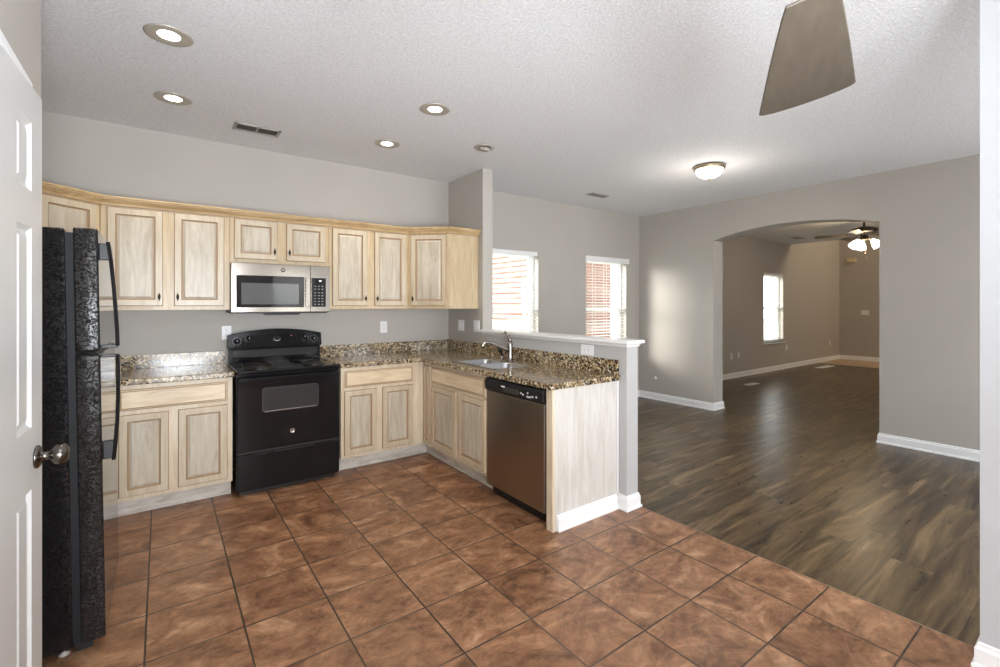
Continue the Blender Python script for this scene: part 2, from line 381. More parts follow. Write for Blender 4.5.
box('wall_pantry_inner', XL - .12, XL, .9, 2.135, 0, CZ, wall_m, kind='structure')
box('wall_pantry_end', XL, DOORX - .12, .9, 1.0, 0, CZ, wall_m, kind='structure')
RWIN = (1.72, 2.5, .8, 2.1); RDOOR = (-.22, 1.02, 0.02, 2.1); LDOOR = (3.0, 5.4, .1, 2.2)
wall_with_holes('wall_rear', 'x', YR - .14, YR, DOORX - .12, XA0 + .1, 0, CZ, [RDOOR, RWIN, LDOOR], wall_m)
wall_with_holes('wall_lounge_rear', 'x', YR - .14, YR, XA1 - .1, XF, 0, 5.3, [(7.7, 10.3, .1, 2.2)], wall_m)
box('wall_far', XF, XF + .1, YR, YB2, 0, 5.3, wall_m, kind='structure')
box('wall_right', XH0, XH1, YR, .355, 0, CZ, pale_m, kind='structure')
box('wall_stub', XH0, XH1, 3.81, YB, 0, CZ, wall_m, kind='structure')
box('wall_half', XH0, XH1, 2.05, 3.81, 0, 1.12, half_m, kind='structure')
# arch wall
m = MB(); A0, A1, SP, AP = 1.54, 3.31, 2.262, 2.372
m.box(XA0, XA1, YR, A0, 0, CZ, wall_m); m.box(XA0, XA1, A1, YB, 0, CZ, wall_m)
hc = (A1 - A0) / 2; rise = AP - SP; rr = (hc * hc + rise * rise) / (2 * rise); cz_ = AP - rr; yc = (A0 + A1) / 2
N = 28; arc = []
for i in range(N + 1):
    y = A0 + (A1 - A0) * i / N; arc.append((y, cz_ + math.sqrt(rr * rr - (y - yc) ** 2)))
vs = []; fs = []
for y, z in arc: vs += [(XA0, y, z), (XA0, y, CZ), (XA1, y, z), (XA1, y, CZ)]
for i in range(N):
    a = i * 4; b = a + 4
    fs += [(a, b, b + 1, a + 1), (a + 2, a + 3, b + 3, b + 2), (a, a + 2, b + 2, b)]
m.add(vs, fs, wall_m); m.build('wall_arch', kind='structure')

# baseboards
BP = [(0, 0), (.022, 0), (.022, .012), (.014, .02), (.014, .075), (.008, .085), (.008, .095), (0, .1)]
def baseboard(name, path): return MB().sweep(BP, path, trim_m).build(name, kind='structure')
baseboard('baseboard_arch', [(XA1, A1 + .35), (XA1, A1), (XA0, A1), (XA0, YB), (XH1, YB), (XH1, 2.05)][::-1])
baseboard('baseboard_arch_right', [(XA0, YR), (XA0, A0), (XA1, A0), (XA1, A0 - .5)][::-1])
baseboard('baseboard_lounge', [(XA1, YB2), (XF, YB2), (XF, YR)])
baseboard('baseboard_half_wall', [(XH0, 2.125), (XH0, 2.05), (XH1, 2.05)][::-1] if False else [(XH0, 2.12), (XH0, 2.05), (XH1, 2.05), (XH1, 2.3)])
baseboard('baseboard_right', [(XH1, -.5), (XH1, .355), (XH0, .355), (XH0, YR)])
baseboard('baseboard_pantry', [(DOORX, 2.03), (DOORX, 2.255)][::-1])

# half wall cap and moulding
m = MB(); m.box(XH0 - .035, XH1 + .035, 2.015, 3.81, 1.142, 1.164, trim_m)
m.sweep([(0, 1.116), (.008, 1.118), (.012, 1.130), (.022, 1.142), (0, 1.142)], [(XH0, 3.81), (XH0, 2.05), (XH1, 2.05), (XH1, 3.81)], trim_m)
m.box(XH0, XH1, 2.05, 3.81, 1.12, 1.142, trim_m)
m.build('trim_2', kind='structure', bevel=.003)

# pantry door frame + door
m = MB()
CP = .058
for y0, y1, z0, z1 in ((1.955, 1.955 + CP, 0, 2.045 + CP), (1.325 - CP, 1.325, 0, 2.045 + CP), (1.325, 1.955, 2.045, 2.045 + CP)):
    m.box(DOORX, DOORX + .014, y0, y1, z0, z1, trim_m)
m.box(DOORX + .014, DOORX + .020, 1.325 - CP + .012, 1.955 + CP - .012, 2.045 + .02, 2.045 + .045, trim_m)
for y0, y1 in ((1.955, 1.955 + .012),): pass
m.build('trim_3', kind='structure', bevel=.003)
hinge = Vector((-0.3245, 1.341)); far = Vector((-0.292, 1.950)); L = (far - hinge).length; ang = math.atan2(far.y - hinge.y, far.x - hinge.x)
DT = .035
door = bpy.data.objects.new('door_1', None); col.objects.link(door); door.location = (hinge.x, hinge.y, .01); door.rotation_euler = (0, 0, ang); door['kind'] = 'structure'
# local: x along door, room face at y=0, local -y = room side (towards +X)
def panelled(m, W, Hh, panels, mat, T, both=True):
    xs = sorted({0, W} | {p[0] for p in panels} | {p[1] for p in panels}); zs = sorted({0, Hh} | {p[2] for p in panels} | {p[3] for p in panels})
    for face in ((-1,) if not both else (-1, 1)):
        yb = 0 if face == -1 else T
        sgn = 1 if face == -1 else -1
        for i in range(len(xs) - 1):
            for j in range(len(zs) - 1):
                x0, x1, z0, z1 = xs[i], xs[i + 1], zs[j], zs[j + 1]
                if (x0, x1, z0, z1) in panels:
                    rings = [(0, 0), (.012, .009), (.020, .009), (.032, .003)]
                    vs = []
                    for ins, d in rings:
                        y = yb + sgn * d; vs += [(x0 + ins, y, z0 + ins), (x1 - ins, y, z0 + ins), (x1 - ins, y, z1 - ins), (x0 + ins, y, z1 - ins)]
                    fs = []
                    for r in range(len(rings) - 1):
                        for q in range(4):
                            a = r * 4 + q; b = r * 4 + (q + 1) % 4; fs.append((a, b, b + 4, a + 4))
                    fs.append(tuple(len(vs) - 4 + q for q in range(4))); m.add(vs, fs, mat)
                else: m.add([(x0, yb, z0), (x1, yb, z0), (x1, yb, z1), (x0, yb, z1)], [(0, 1, 2, 3)], mat)
    m.add([(0, 0, 0), (W, 0, 0), (W, T, 0), (0, T, 0), (0, 0, Hh), (W, 0, Hh), (W, T, Hh), (0, T, Hh)], [(0, 1, 2, 3), (4, 5, 6, 7), (0, 3, 7, 4), (1, 2, 6, 5)], mat)
cols = [(.105, .235), (L - .235, L - .105)]; rows = [(.24, .877), (1.05, 1.617), (1.72, 1.915)]
m = MB(); panelled(m, L, 2.02, [(a, b, c, d) for a, b in cols for c, d in rows], door_m, DT)
m.build('door_leaf', door)
K = Matrix.Translation((L - .062, 0, .956)) @ Matrix.Rotation(R(90), 4, 'X')
m = MB(); m.lathe([(.0, 0), (.033, 0), (.033, .005), (.026, .010), (.012, .013), (.011, .030), (.016, .034), (.027, .042), (.030, .052), (.028, .062), (.019, .070), (0, .072)], darknickel_m, 32, K)
m.build('knob', door)
m = MB()
for z in (.2, 1.0, 1.8): m.box(-.012, .0, -.006, .03, z, z + .09, nickel_m)
m.build('hinge', door)

# ================= WINDOWS =================
def blinds(x0, x1, z0, z1, y, label, tilt=8, open_to=0, facing=-1, out_head=False):
    t = thing('window_blind', label, 'blind', ((x0 + x1) / 2, y, z1)); W = (x1 - x0) / 2; Hh = z1 - z0
    m = MB(); e = .02 if out_head else -.004
    m.box(-W - e, W + e, -.03 if facing < 0 else -.03, .03, -.055, 0, vinyl_m); m.build('headrail', t, .004)
    m = MB(); nsl = int((Hh - .12 - open_to) / .043)
    for i in range(nsl):
        z = -.085 - i * .043; a = R(tilt)
        M = Matrix.Translation((0, 0, z)) @ Matrix.Rotation(a, 4, 'X')
        m.box(-W + .006, W - .006, -.024, .024, -.0013, .0013, slat_m, M)
    m.build('slats', t)
    m = MB(); zb = -.085 - nsl * .043
    m.box(-W + .006, W - .006, -.024, .024, zb - .012, zb + .006, vinyl_m); m.build('bottom_rail', t, .003)
    m = MB()
    for x in (-W * .55, 0, W * .55): m.box(x - .0012, x + .0012, -.0265, -.0245, zb, -.05, vinyl_m); m.box(x - .0012, x + .0012, .0245, .0265, zb, -.05, vinyl_m)
    m.build('ladder_cord', t)
    m = MB(); m.tube([(W - .12, -.032, -.05), (W - .12, -.034, -.65)], .004, vinyl_m, 8); m.build('wand', t)
    return t
def window(idx, x0, x1, z0, z1, y0, y1, sill=None):     # y0 inner face of wall, y1 outer
    o = MB(); yo = y1 - .05
    f = .04
    o.box(x0, x0 + f, yo, y1, z0, z1, vinyl_m); o.box(x1 - f, x1, yo, y1, z0, z1, vinyl_m)
    o.box(x0 + f, x1 - f, yo, y1, z0, z0 + f, vinyl_m); o.box(x0 + f, x1 - f, yo, y1, z1 - f, z1, vinyl_m)
    w_ = o.build('window_%d' % idx, kind='structure', bevel=.002)
    zm = (z0 + z1) / 2
    o = MB()
    for a, b, yy in ((zm - .02, z1 - f, yo + .026), (z0 + f, zm + .02, yo + .004)):
        s_ = .032
        o.box(x0 + f, x0 + f + s_, yy, yy + .02, a, b, vinyl_m); o.box(x1 - f - s_, x1 - f, yy, yy + .02, a, b, vinyl_m)
        o.box(x0 + f + s_, x1 - f - s_, yy, yy + .02, a, a + s_, vinyl_m); o.box(x0 + f + s_, x1 - f - s_, yy, yy + .02, b - s_, b, vinyl_m)
    o.build('sash', w_)
    o = MB(); o.box(x0 + f, x1 - f, yo + .034, yo + .038, zm, z1 - f, glass_m); o.box(x0 + f, x1 - f, yo + .012, yo + .016, z0 + f, zm, glass_m); o.build('pane', w_)
    o = MB(); o.box(x0 - .03, x1 + .03, y0 - .035, yo, z0 - .022, z0, trim_m); o.build('window_sill', w_, .004)
    return w_
window(1, *WIN[0], WZ0, WZ1, YB, YB + .14); window(2, *WIN[1], WZ0, WZ1, YB, YB + .14); window(3, *WIN2, WZ0, WZ1, YB2, YB2 + .14)
blinds(WIN[0][0] + .003, WIN[0][1] - .003, WZ0 + .02, WZ1 - .001, YB + .032, 'white slatted blind in the window beside the kitchen wall stub')
b2 = blinds(WIN[1][0] + .003, WIN[1][1] - .003, WZ0 + .02, WZ1 - .001, YB + .032, 'white slatted blind in the living room window nearest the arch wall', out_head=False)
m = MB(); m.box(-.455, .475, -.055, -.033, -.062, .012, vinyl_m); m.build('valance', b2, .004)
blinds(WIN2[0] + .003, WIN2[1] - .003, WZ0 + .02, WZ1 - .001, YB2 + .032, 'white slatted blind in the narrow window beyond the arch')
t = blinds(RWIN[0] + .003, RWIN[1] - .003, RWIN[2] + .02, RWIN[3] - .001, YR - .035, 'white slatted blind in the kitchen rear window behind the camera', 48)
# rear window (reflected in the microwave) and glass doors behind the camera
o = MB(); x0, x1, z0, z1 = RWIN; o.box(x0, x0 + .04, YR - .12, YR - .07, z0, z1, vinyl_m); o.box(x1 - .04, x1, YR - .12, YR - .07, z0, z1, vinyl_m)
o.box(x0, x1, YR - .12, YR - .07, z0, z0 + .04, vinyl_m); o.box(x0, x1, YR - .12, YR - .07, z1 - .04, z1, vinyl_m); o.box(x0, x1, YR - .12, YR - .07, 1.43, 1.47, vinyl_m); o.build('window_4', kind='structure')
for k, (x0, x1, z0, z1) in enumerate((RDOOR, LDOOR, (7.7, 10.3, .1, 2.2))):
    o = MB(); xm = (x0 + x1) / 2
    for a, b in ((x0, xm + .03), (xm - .03, x1)):
        o.box(a, a + .06, YR - .12, YR - .08, z0, z1, vinyl_m); o.box(b - .06, b, YR - .12, YR - .08, z0, z1, vinyl_m)
    o.box(x0, x1, YR - .12, YR - .08, z0, z0 + .08, vinyl_m); o.box(x0, x1, YR - .12, YR - .08, z1 - .06, z1, vinyl_m)
    o.build('window_%d' % (5 + k), kind='structure')

# ================= OUTSIDE =================
o = box('ground', -30, 60, YB2 + .2, 60, -.35, -.25, grass_m, kind='structure')
o = box('ground', -30, 60, -40, YR - .2, -.35, -.25, conc_m, kind='structure')
t = thing('neighbor_house', 'unseen grey house block added behind the camera to dim the rear sky', 'house', (3.5, -9, -.25))  # unseen block added to cut the bright sky reflected through the rear openings
m = MB(); m.box(-9, 9, -4, 0, 0, 4.6, skyblocker_m); m.build('wall', t)
m = MB(); m.add([(-9.4, -4.4, 4.6), (9.4, -4.4, 4.6), (9.4, .4, 4.6), (-9.4, .4, 4.6), (-9.4, -2, 6.6), (9.4, -2, 6.6)], [(0, 1, 5, 4), (3, 4, 5, 2), (0, 4, 3), (1, 2, 5), (0, 3, 2, 1)], roof_m); m.build('roof', t)
t = thing('neighbor_house', 'red brick house seen through the right living room window', 'house', (9.3, 9.2, -.25))
m = MB(); m.box(-1.2, 1.5, 0, 3.0, 0, 5.0, brick_m); m.build('wall', t)
m = MB(); m.add([(-1.5, -.3, 5), (1.8, -.3, 5), (1.8, 3.3, 5), (-1.5, 3.3, 5), (-1.5, 1.5, 6.5), (1.8, 1.5, 6.5)], [(0, 1, 5, 4), (3, 4, 5, 2), (0, 4, 3), (1, 2, 5), (0, 3, 2, 1)], roof_m); m.build('roof', t)
m = MB(); m.box(-.55, .0, -.04, .0, 1.5, 2.9, siding_m); m.build('window', t)
t = thing('neighbor_house', 'brick upper house front seen through the left living room window', 'house', (11.4, 15.6, -.25))
m = MB(); m.box(-1.1, .95, 0, 4, 0, 6.5, brick_m); m.build('wall', t)
m = MB(); m.box(-1.4, 1.3, -1.7, 0, 2.15, 2.3, roof_m); m.add([(-1.4, -1.7, 2.3), (1.3, -1.7, 2.3), (1.3, 0, 2.75), (-1.4, 0, 2.75)], [(0, 1, 2, 3)], roof_m); m.build('porch_roof', t); box('porch_wall', -1.35, 1.25, -1.6, -1.5, 0, 2.15, siding_m, t)
m = MB(); m.add([(-1.4, -.3, 6.5), (1.3, -.3, 6.5), (1.3, 4.3, 6.5), (-1.4, 4.3, 6.5), (-1.4, 2, 7.6), (1.3, 2, 7.6)], [(0, 1, 5, 4), (3, 4, 5, 2), (0, 4, 3), (1, 2, 5), (0, 3, 2, 1)], roof_m); m.build('roof', t)
o = MB()
for i in range(29): o.box(2 + i * .16, 2 + i * .16 + .152, 7.0, 7.03, -.25, 1.08, siding_m)
o.box(2, 6.64, 6.98, 7.0, 1.0, 1.12, siding_m); o.box(2, 6.64, 6.98, 7.0, -.15, -.03, siding_m)
tag(o.build('fence'), 'white vinyl board fence outside the living room windows', 'fence')
# shrub
m = MB(); rs = random.Random(3)
for i in range(420):
    th = rs.uniform(0, 2 * pi); ph = math.acos(rs.uniform(-.2, 1)); r = rs.uniform(.75, 1)
    p = Vector((sin(ph) * cos(th) * .55 * r, sin(ph) * sin(th) * .5 * r, .55 + cos(ph) * 1.0 * r))
    M = Matrix.Translation(p) @ Matrix.Rotation(rs.uniform(0, 6), 4, 'Z') @ Matrix.Rotation(rs.uniform(-1, 1), 4, 'X')
    m.add([(-.05, 0, 0), (0, -.03, .01), (.06, 0, 0), (0, .03, .01)], [(0, 1, 2, 3)], leaf_m, False, M)
t = thing('shrub', 'green shrub in front of the brick house outside', 'shrub', (10.45, 13.1, -.25)); t.scale = (1.3, .9, 1.6); m.build('foliage', t)
MB().tube([(0, 0, 0), (0.02, 0, .5), (0, 0, 1.0)], [.03, .025, .015], blade_m, 8).build('stem', t)

# ================= CABINETS =================
def rpanel(m, x0, x1, z0, z1, y, fr, pn, st=.044):
    """raised panel door leaf on plane y (front is -y), 19 mm thick"""
    rings = [(0, 0), (0, .013), (.004, .019), (st, .019), (st + .005, .010), (st + .012, .010), (st + .024, .015)]
    mats = [fr, glaze_m, fr, glaze_m, glaze_m, pn]
    vs = []
    for ins, d in rings: vs += [(x0 + ins, y - d, z0 + ins), (x1 - ins, y - d, z0 + ins), (x1 - ins, y - d, z1 - ins), (x0 + ins, y - d, z1 - ins)]
    for r in range(len(rings) - 1):
        for q in range(4):
            a = r * 4 + q; b = r * 4 + (q + 1) % 4; m.add([vs[a], vs[b], vs[b + 4], vs[a + 4]], [(0, 1, 2, 3)], mats[r])
    m.add(vs[-4:], [(0, 1, 2, 3)], pn); m.add(vs[:4], [(0, 1, 2, 3)], fr)
def cdoor(t, x0, x1, z0, z1, fr, y=0, pull=None, st=.044):
    m = MB(); rpanel(m, x0, x1, z0, z1, y, doorframe_m, panel_m, st); d = m.build('door', t)
    if pull:
        px, pz = pull; m = MB(); M = Matrix.Translation((px, y - .019, pz))
        m.lathe([(0, 0), (.007, 0), (.007, .003), (.003, .005), (.003, .012), (0, .014)], bronze_m, 12, M @ Matrix.Rotation(R(90), 4, 'X'))
        m.lathe([(0, -.031), (.003, -.028), (.002, -.022), (.007, -.012), (.0085, 0), (.007, .012), (.002, .022), (.003, .028), (0, .031)], bronze_m, 12, M @ Matrix.Translation((0, -.020, 0)))
        p = m.build('pull', d); p['label'] = 'small dark bronze pull'
    return d
def cdrawer(t, x0, x1, z0, z1, y=0):
    rings = [(0, 0), (0, .012), (.006, .015), (.010, .015), (.016, .019)]; mats = [framelo_m, glaze_m, drawer_m, glaze_m]
    m = MB(); vs = []
    for ins, d in rings: vs += [(x0 + ins, y - d, z0 + ins), (x1 - ins, y - d, z0 + ins), (x1 - ins, y - d, z1 - ins), (x0 + ins, y - d, z1 - ins)]
    for r in range(len(rings) - 1):
        for q in range(4):
            a = r * 4 + q; b = r * 4 + (q + 1) % 4; m.add([vs[a], vs[b], vs[b + 4], vs[a + 4]], [(0, 1, 2, 3)], mats[r])
    m.add(vs[-4:], [(0, 1, 2, 3)], drawer_m); m.add(vs[:4], [(0, 1, 2, 3)], framelo_m); return m.build('drawer_front', t)

YU = 4.16; ZU0, ZU1 = 1.37, 2.115
GU = 'pickled wood wall cabinets'
# wall cabinets along the back wall
def upper(x0, x1, doors, label, z0=ZU0, dz0=1.40):
    t = thing('wall_cabinet', label, 'cabinet', (x0, YU, z0), 0, GU)
    box('carcass', .001, x1 - x0 - .001, 0, YB - YU - .002, 0, ZU1 - z0, frame_m, t, .001)
    for a, b, side in doors:
        px = (b - .022) if side == 'r' else (a + .022); cdoor(t, a - x0, b - x0, dz0 - z0, 2.083 - z0, frame_m, 0, (px - x0, dz0 + .066 - z0))
    return t
upper(-.338, .430, [(-.302, .009, 'r'), (.074, .391, 'l')], 'two-door pickled wood wall cabinet just right of the refrigerator')
upper(.430, 1.182, [(.458, .767, 'r'), (.836, 1.150, 'l')], 'short two-door pickled wood wall cabinet above the microwave', 1.738, 1.772)
upper(1.182, 1.930, [(1.210, 1.525, 'r'), (1.591, 1.901, 'l')], 'two-door pickled wood wall cabinet just right of the microwave')
def diag(p0, p1, poly, label, pullside):
    a = math.atan2(p1[1] - p0[1], p1[0] - p0[0]); W = math.hypot(p1[0] - p0[0], p1[1] - p0[1])
    t = thing('corner_wall_cabinet', label, 'cabinet', (p0[0], p0[1], ZU0), a, GU)
    lp = []
    for x, y in poly:
        dx, dy = x - p0[0], y - p0[1]; lp.append((dx * cos(a) + dy * sin(a), -dx * sin(a) + dy * cos(a)))
    m = MB(); m.prism(lp, 0, ZU1 - ZU0, frame_m); m.build('carcass', t, .001)
    d0, d1 = .035, W - .035; px = d0 + .022 if pullside == 'l' else d1 - .022
    cdoor(t, d0, d1, .03, 2.083 - ZU0, frame_m, 0, (px, .096)); return t
diag((1.932, YU), (2.240, 3.880), [(1.932, YU), (2.24, 3.88), (2.566, 3.88), (2.566, YB - .002), (1.932, YB - .002)], 'angled corner wall cabinet beside the wall stub above the counter corner', 'l')
diag((-.630, 3.880), (-.340, YU), [(-.630, 3.88), (-.340, YU), (-.340, YB - .002), (XL + .002, YB - .002), (XL + .002, 3.88)], 'angled corner wall cabinet behind and above the refrigerator', 'l')
# crown moulding
CR = [(0, 2.095), (.006, 2.097), (.010, 2.108), (.022, 2.118), (.036, 2.130), (.040, 2.140), (.048, 2.143), (.048, 2.152), (0, 2.152)]
m = MB(); m.sweep(CR, [(XL + .33, 3.10), (-.630, 3.88), (-.338, YU), (1.932, YU), (2.240, 3.880), (2.566, 3.880)], crown_m)
m.sweep([(.0, 2.090), (.008, 2.090), (.008, 2.0965), (0, 2.0965)], [(XL + .33, 3.10), (-.630, 3.88), (-.338, YU), (1.932, YU), (2.240, 3.880), (2.566, 3.880)], glaze_m)
m.sweep([(.030, 2.1285), (.0385, 2.1285), (.0385, 2.1310), (.030, 2.1310)], [(XL + .33, 3.10), (-.630, 3.88), (-.338, YU), (1.932, YU), (2.240, 3.880), (2.566, 3.880)], glaze_m)
tag(m.build('crown_moulding'), 'honey coloured crown moulding running along the tops of the wall cabinets', 'moulding')

# base cabinets
YF = 3.88; ZC = .884
GB = 'pickled wood base cabinets'
def base(name, x0, x1, doors, drawers, label, depth=YB - YF - .003):
    t = thing(name, label, 'cabinet', (x0, YF, 0), 0, GB); W = x1 - x0
    box('carcass', 0, W, 0, depth, .125, ZC - .002, framelo_m, t, .001)
    box('toe_board', 0, W + (.085 if x1 > 1.9 else 0), .105, .12, 0, .125, toe_m, t)
    for a, b in doors: cdoor(t, a - x0, b - x0, .155, .690, framelo_m)
    for a, b in drawers: cdrawer(t, a - x0, b - x0, .718, .855)
    return t
base('base_cabinet', -.262, .418, [(-.225, .040), (.092, .385)], [(-.225, .385)], 'base cabinet with one wide drawer between the refrigerator and the black range')
base('base_cabinet', XL + .01, -.264, [], [], 'corner base cabinet mostly hidden behind the refrigerator')
t = base('base_cabinet', 1.200, 1.958, [(1.225, 1.505), (1.556, 1.842)], [(1.230, 1.842)], 'base cabinet with one wide drawer just right of the black range')
# peninsula: local x runs towards the camera (-Y), front faces -X
XP = 1.96
t = thing('sink_base_cabinet', 'peninsula sink cabinet with two doors below a false drawer front', 'cabinet', (XP, 3.872, 0), -pi / 2, GB)
Lc = 3.872 - 2.842
box('carcass', 0, Lc, 0, XH0 - XP - .003, .125, .66, framelo_m, t, .001)
box('face_frame', 0, Lc, 0, .02, .66, ZC - .002, framelo_m, t, .001)
box('toe_board', -.113, Lc, .085, .10, 0, .125, toe_m, t)
Y2x = lambda y: 3.872 - y
cdoor(t, Y2x(3.850), Y2x(3.735), .15, .855, framelo_m, 0, None, .030)
cdoor(t, Y2x(3.700), Y2x(3.283), .155, .690, framelo_m); cdoor(t, Y2x(3.240), Y2x(2.862), .155, .690, framelo_m)
cdrawer(t, Y2x(3.700), Y2x(2.862), .718, .855)
# end panel with baseboard
t = thing('cabinet_end_panel', 'whitewashed end panel of the peninsula beside the dishwasher', 'panel', (XP, 2.12, 0))
box('panel_board', .012, XH0 - XP - .004, 0, .016, 0, ZC - .002, wash_m, t, .001)
box('corner_stile', -.012, .010, -.002, .055, 0, ZC - .002, framelo_m, t, .002)
box('scribe_strip', XH0 - XP - .020, XH0 - XP - .003, -.006, 0, .1, ZC - .002, trim_m, t, .001)
m = MB(); m.sweep(BP, [(.025, -.0005), (XH0 - XP - .024, -.0005)], trim_m); m.build('baseboard', t)

# countertops
def slab(m, poly, z0, z1, mat):
    m.prism(poly, z0, z1, mat)
ZT = .922; YFc = 3.853; XPc = 1.920
t = thing('countertop', 'granite countertop between the refrigerator and the range', 'countertop', (XL, YFc, ZC))
box('slab', .002, .430 - XL - .002, 0, YB - YFc - .002, 0, ZT - ZC, granite_m, t, .006)
box('backsplash', .002, .426 - XL, YB - YFc - .022, YB - YFc - .002, ZT - ZC, 1.026 - ZC, granite_m, t, .002)
t = thing('countertop', 'L-shaped granite countertop with the sink, right of the range', 'countertop', (XPc, 2.10, ZC))
SX0, SX1, SY0, SY1 = 2.025, 2.365, 2.83, 3.43       # sink cut-out (world)
m = MB(); ox, oy = XPc, 2.10
def cbx(x0, x1, y0, y1): m.box(x0 - ox, x1 - ox, y0 - oy, y1 - oy, 0, ZT - ZC, granite_m)
xs = [1.188, XPc, SX0, SX1, XH0 - .002]; ys = [2.10, SY0, SY1, YFc, YB - .002]
vs = []; idx = {}; fs = []
def vid(x, y, z):
    k = (round(x, 4), round(y, 4), z)
    if k not in idx: idx[k] = len(vs); vs.append((x - ox, y - oy, z))
    return idx[k]
cells = {(i, j) for i in range(4) for j in range(4) if (i > 0 or j == 3) and not (i == 2 and j == 1)}
for (i, j) in cells:
    for z in (0, ZT - ZC): fs.append((vid(xs[i], ys[j], z), vid(xs[i + 1], ys[j], z), vid(xs[i + 1], ys[j + 1], z), vid(xs[i], ys[j + 1], z)))
    for (di, dj, a, b) in ((-1, 0, (0, 0), (0, 1)), (1, 0, (1, 0), (1, 1)), (0, -1, (0, 0), (1, 0)), (0, 1, (0, 1), (1, 1))):
        if (i + di, j + dj) not in cells:
            p = (xs[i + a[0]], ys[j + a[1]]); q = (xs[i + b[0]], ys[j + b[1]]); fs.append((vid(*p, 0), vid(*q, 0), vid(*q, ZT - ZC), vid(*p, ZT - ZC)))
m.add(vs, fs, granite_m); m.build('slab', t, .005)
m = MB(); m.box(1.192 - ox, XH0 - .024 - ox, YB - .022 - oy, YB - .002 - oy, ZT - ZC, 1.026 - ZC, granite_m)
m.box(XH0 - .024 - ox, XH0 - .002 - ox, .012, YB - .002 - oy, ZT - ZC, 1.026 - ZC, granite_m); m.build('backsplash', t, .002)

# sink (double bowl, under the counter rim)
t = thing('kitchen_sink', 'stainless double-bowl sink set in the granite peninsula', 'sink', ((SX0 + SX1) / 2, (SY0 + SY1) / 2, ZT))
wx = (SX1 - SX0) / 2; wy = (SY1 - SY0) / 2
def bowl(m, x0, x1, y0, y1, depth, r=.05, seg=6):
    def ring(ins, z, rr_):
        out = []
        for cx, cy_, a0 in ((x1 - ins - rr_, y1 - ins - rr_, 0), (x0 + ins + rr_, y1 - ins - rr_, 90), (x0 + ins + rr_, y0 + ins + rr_, 180), (x1 - ins - rr_, y0 + ins + rr_, 270)):
            for k in range(seg + 1): a = R(a0 + 90 * k / seg); out.append((cx + rr_ * cos(a), cy_ + rr_ * sin(a), z))
        return out
    rings = [ring(-.010, .003, r + .01), ring(0, .004, r), ring(.004, -.006, r), ring(.012, -depth + .03, r), ring(.035, -depth, r)]
    n_ = len(rings[0]); vs = [p for q in rings for p in q]; fs = []
    for a in range(len(rings) - 1):
        for k in range(n_): l = (k + 1) % n_; fs.append((a * n_ + k, a * n_ + l, (a + 1) * n_ + l, (a + 1) * n_ + k))
    fs.append(tuple(range(len(vs) - n_, len(vs)))); m.add(vs, fs, sink_m, True)
for a, b in ((-wy + .016, -.014), (.014, wy - .016)):
    m = MB(); bowl(m, -wx + .016, wx - .016, a, b, .17); bo = m.build('bowl', t)
    MB().lathe([(0, -.168), (.04, -.168), (.042, -.165), (.03, -.164), (0, -.166)], darknickel_m, 20, Matrix.Translation((0, (a + b) / 2, 0))).build('drain', bo)
m = MB()
m.box(-wx - .012, wx + .012, -.006, .006, -.004, .004, sink_m); m.box(-wx - .012, -wx + .008, -wy - .012, wy + .012, .0005, .004, sink_m); m.box(wx - .008, wx + .012, -wy - .012, wy + .012, .0005, .004, sink_m)
m.box(-wx - .012, wx + .012, -wy - .012, -wy + .008, .0005, .004, sink_m); m.box(-wx - .012, wx + .012, wy - .008, wy + .012, .0005, .004, sink_m)
m.build('rim', t, .002)
# faucet
FX, FY = 2.465, 3.225
t = thing('kitchen_faucet', 'brushed nickel single-lever faucet behind the sink', 'faucet', (FX, FY, ZT))
MB().lathe([(0, 0), (.033, 0), (.033, .006), (.028, .012), (.026, .03), (.024, .10), (.025, .14), (.022, .160), (0, .166)], nickel_m, 28).build('body', t)
pts = [(0, 0, .080), (-.035, .010, .100), (-.075, .022, .120), (-.120, .035, .140), (-.160, .047, .155), (-.190, .056, .163), (-.215, .063, .163), (-.234, .069, .152), (-.242, .072, .134), (-.243, .072, .118)]
MB().tube(pts, [.021, .020, .018, .0165, .0155, .015, .0145, .014, .014, .0145], nickel_m, 16).build('spout', t)
MB().tube([(0, 0, .155), (-.002, .006, .185), (-.006, .022, .215), (-.010, .045, .238), (-.012, .062, .245)], [.020, .016, .012, .010, .008], nickel_m, 12).build('lever', t)
t = thing('side_sprayer', 'dark side sprayer standing left of the faucet', 'sprayer', (2.485, 3.375, ZT))
MB().lathe([(0, 0), (.022, 0), (.022, .006), (.016, .014), (.013, .03), (0, .032)], nickel_m, 20).build('base', t)
MB().tube([(0, 0, .03), (-.004, 0, .055), (-.018, -.004, .075), (-.045, -.01, .082)], [.011, .012, .015, .016], blackp_m, 12).build('spray_head', t)

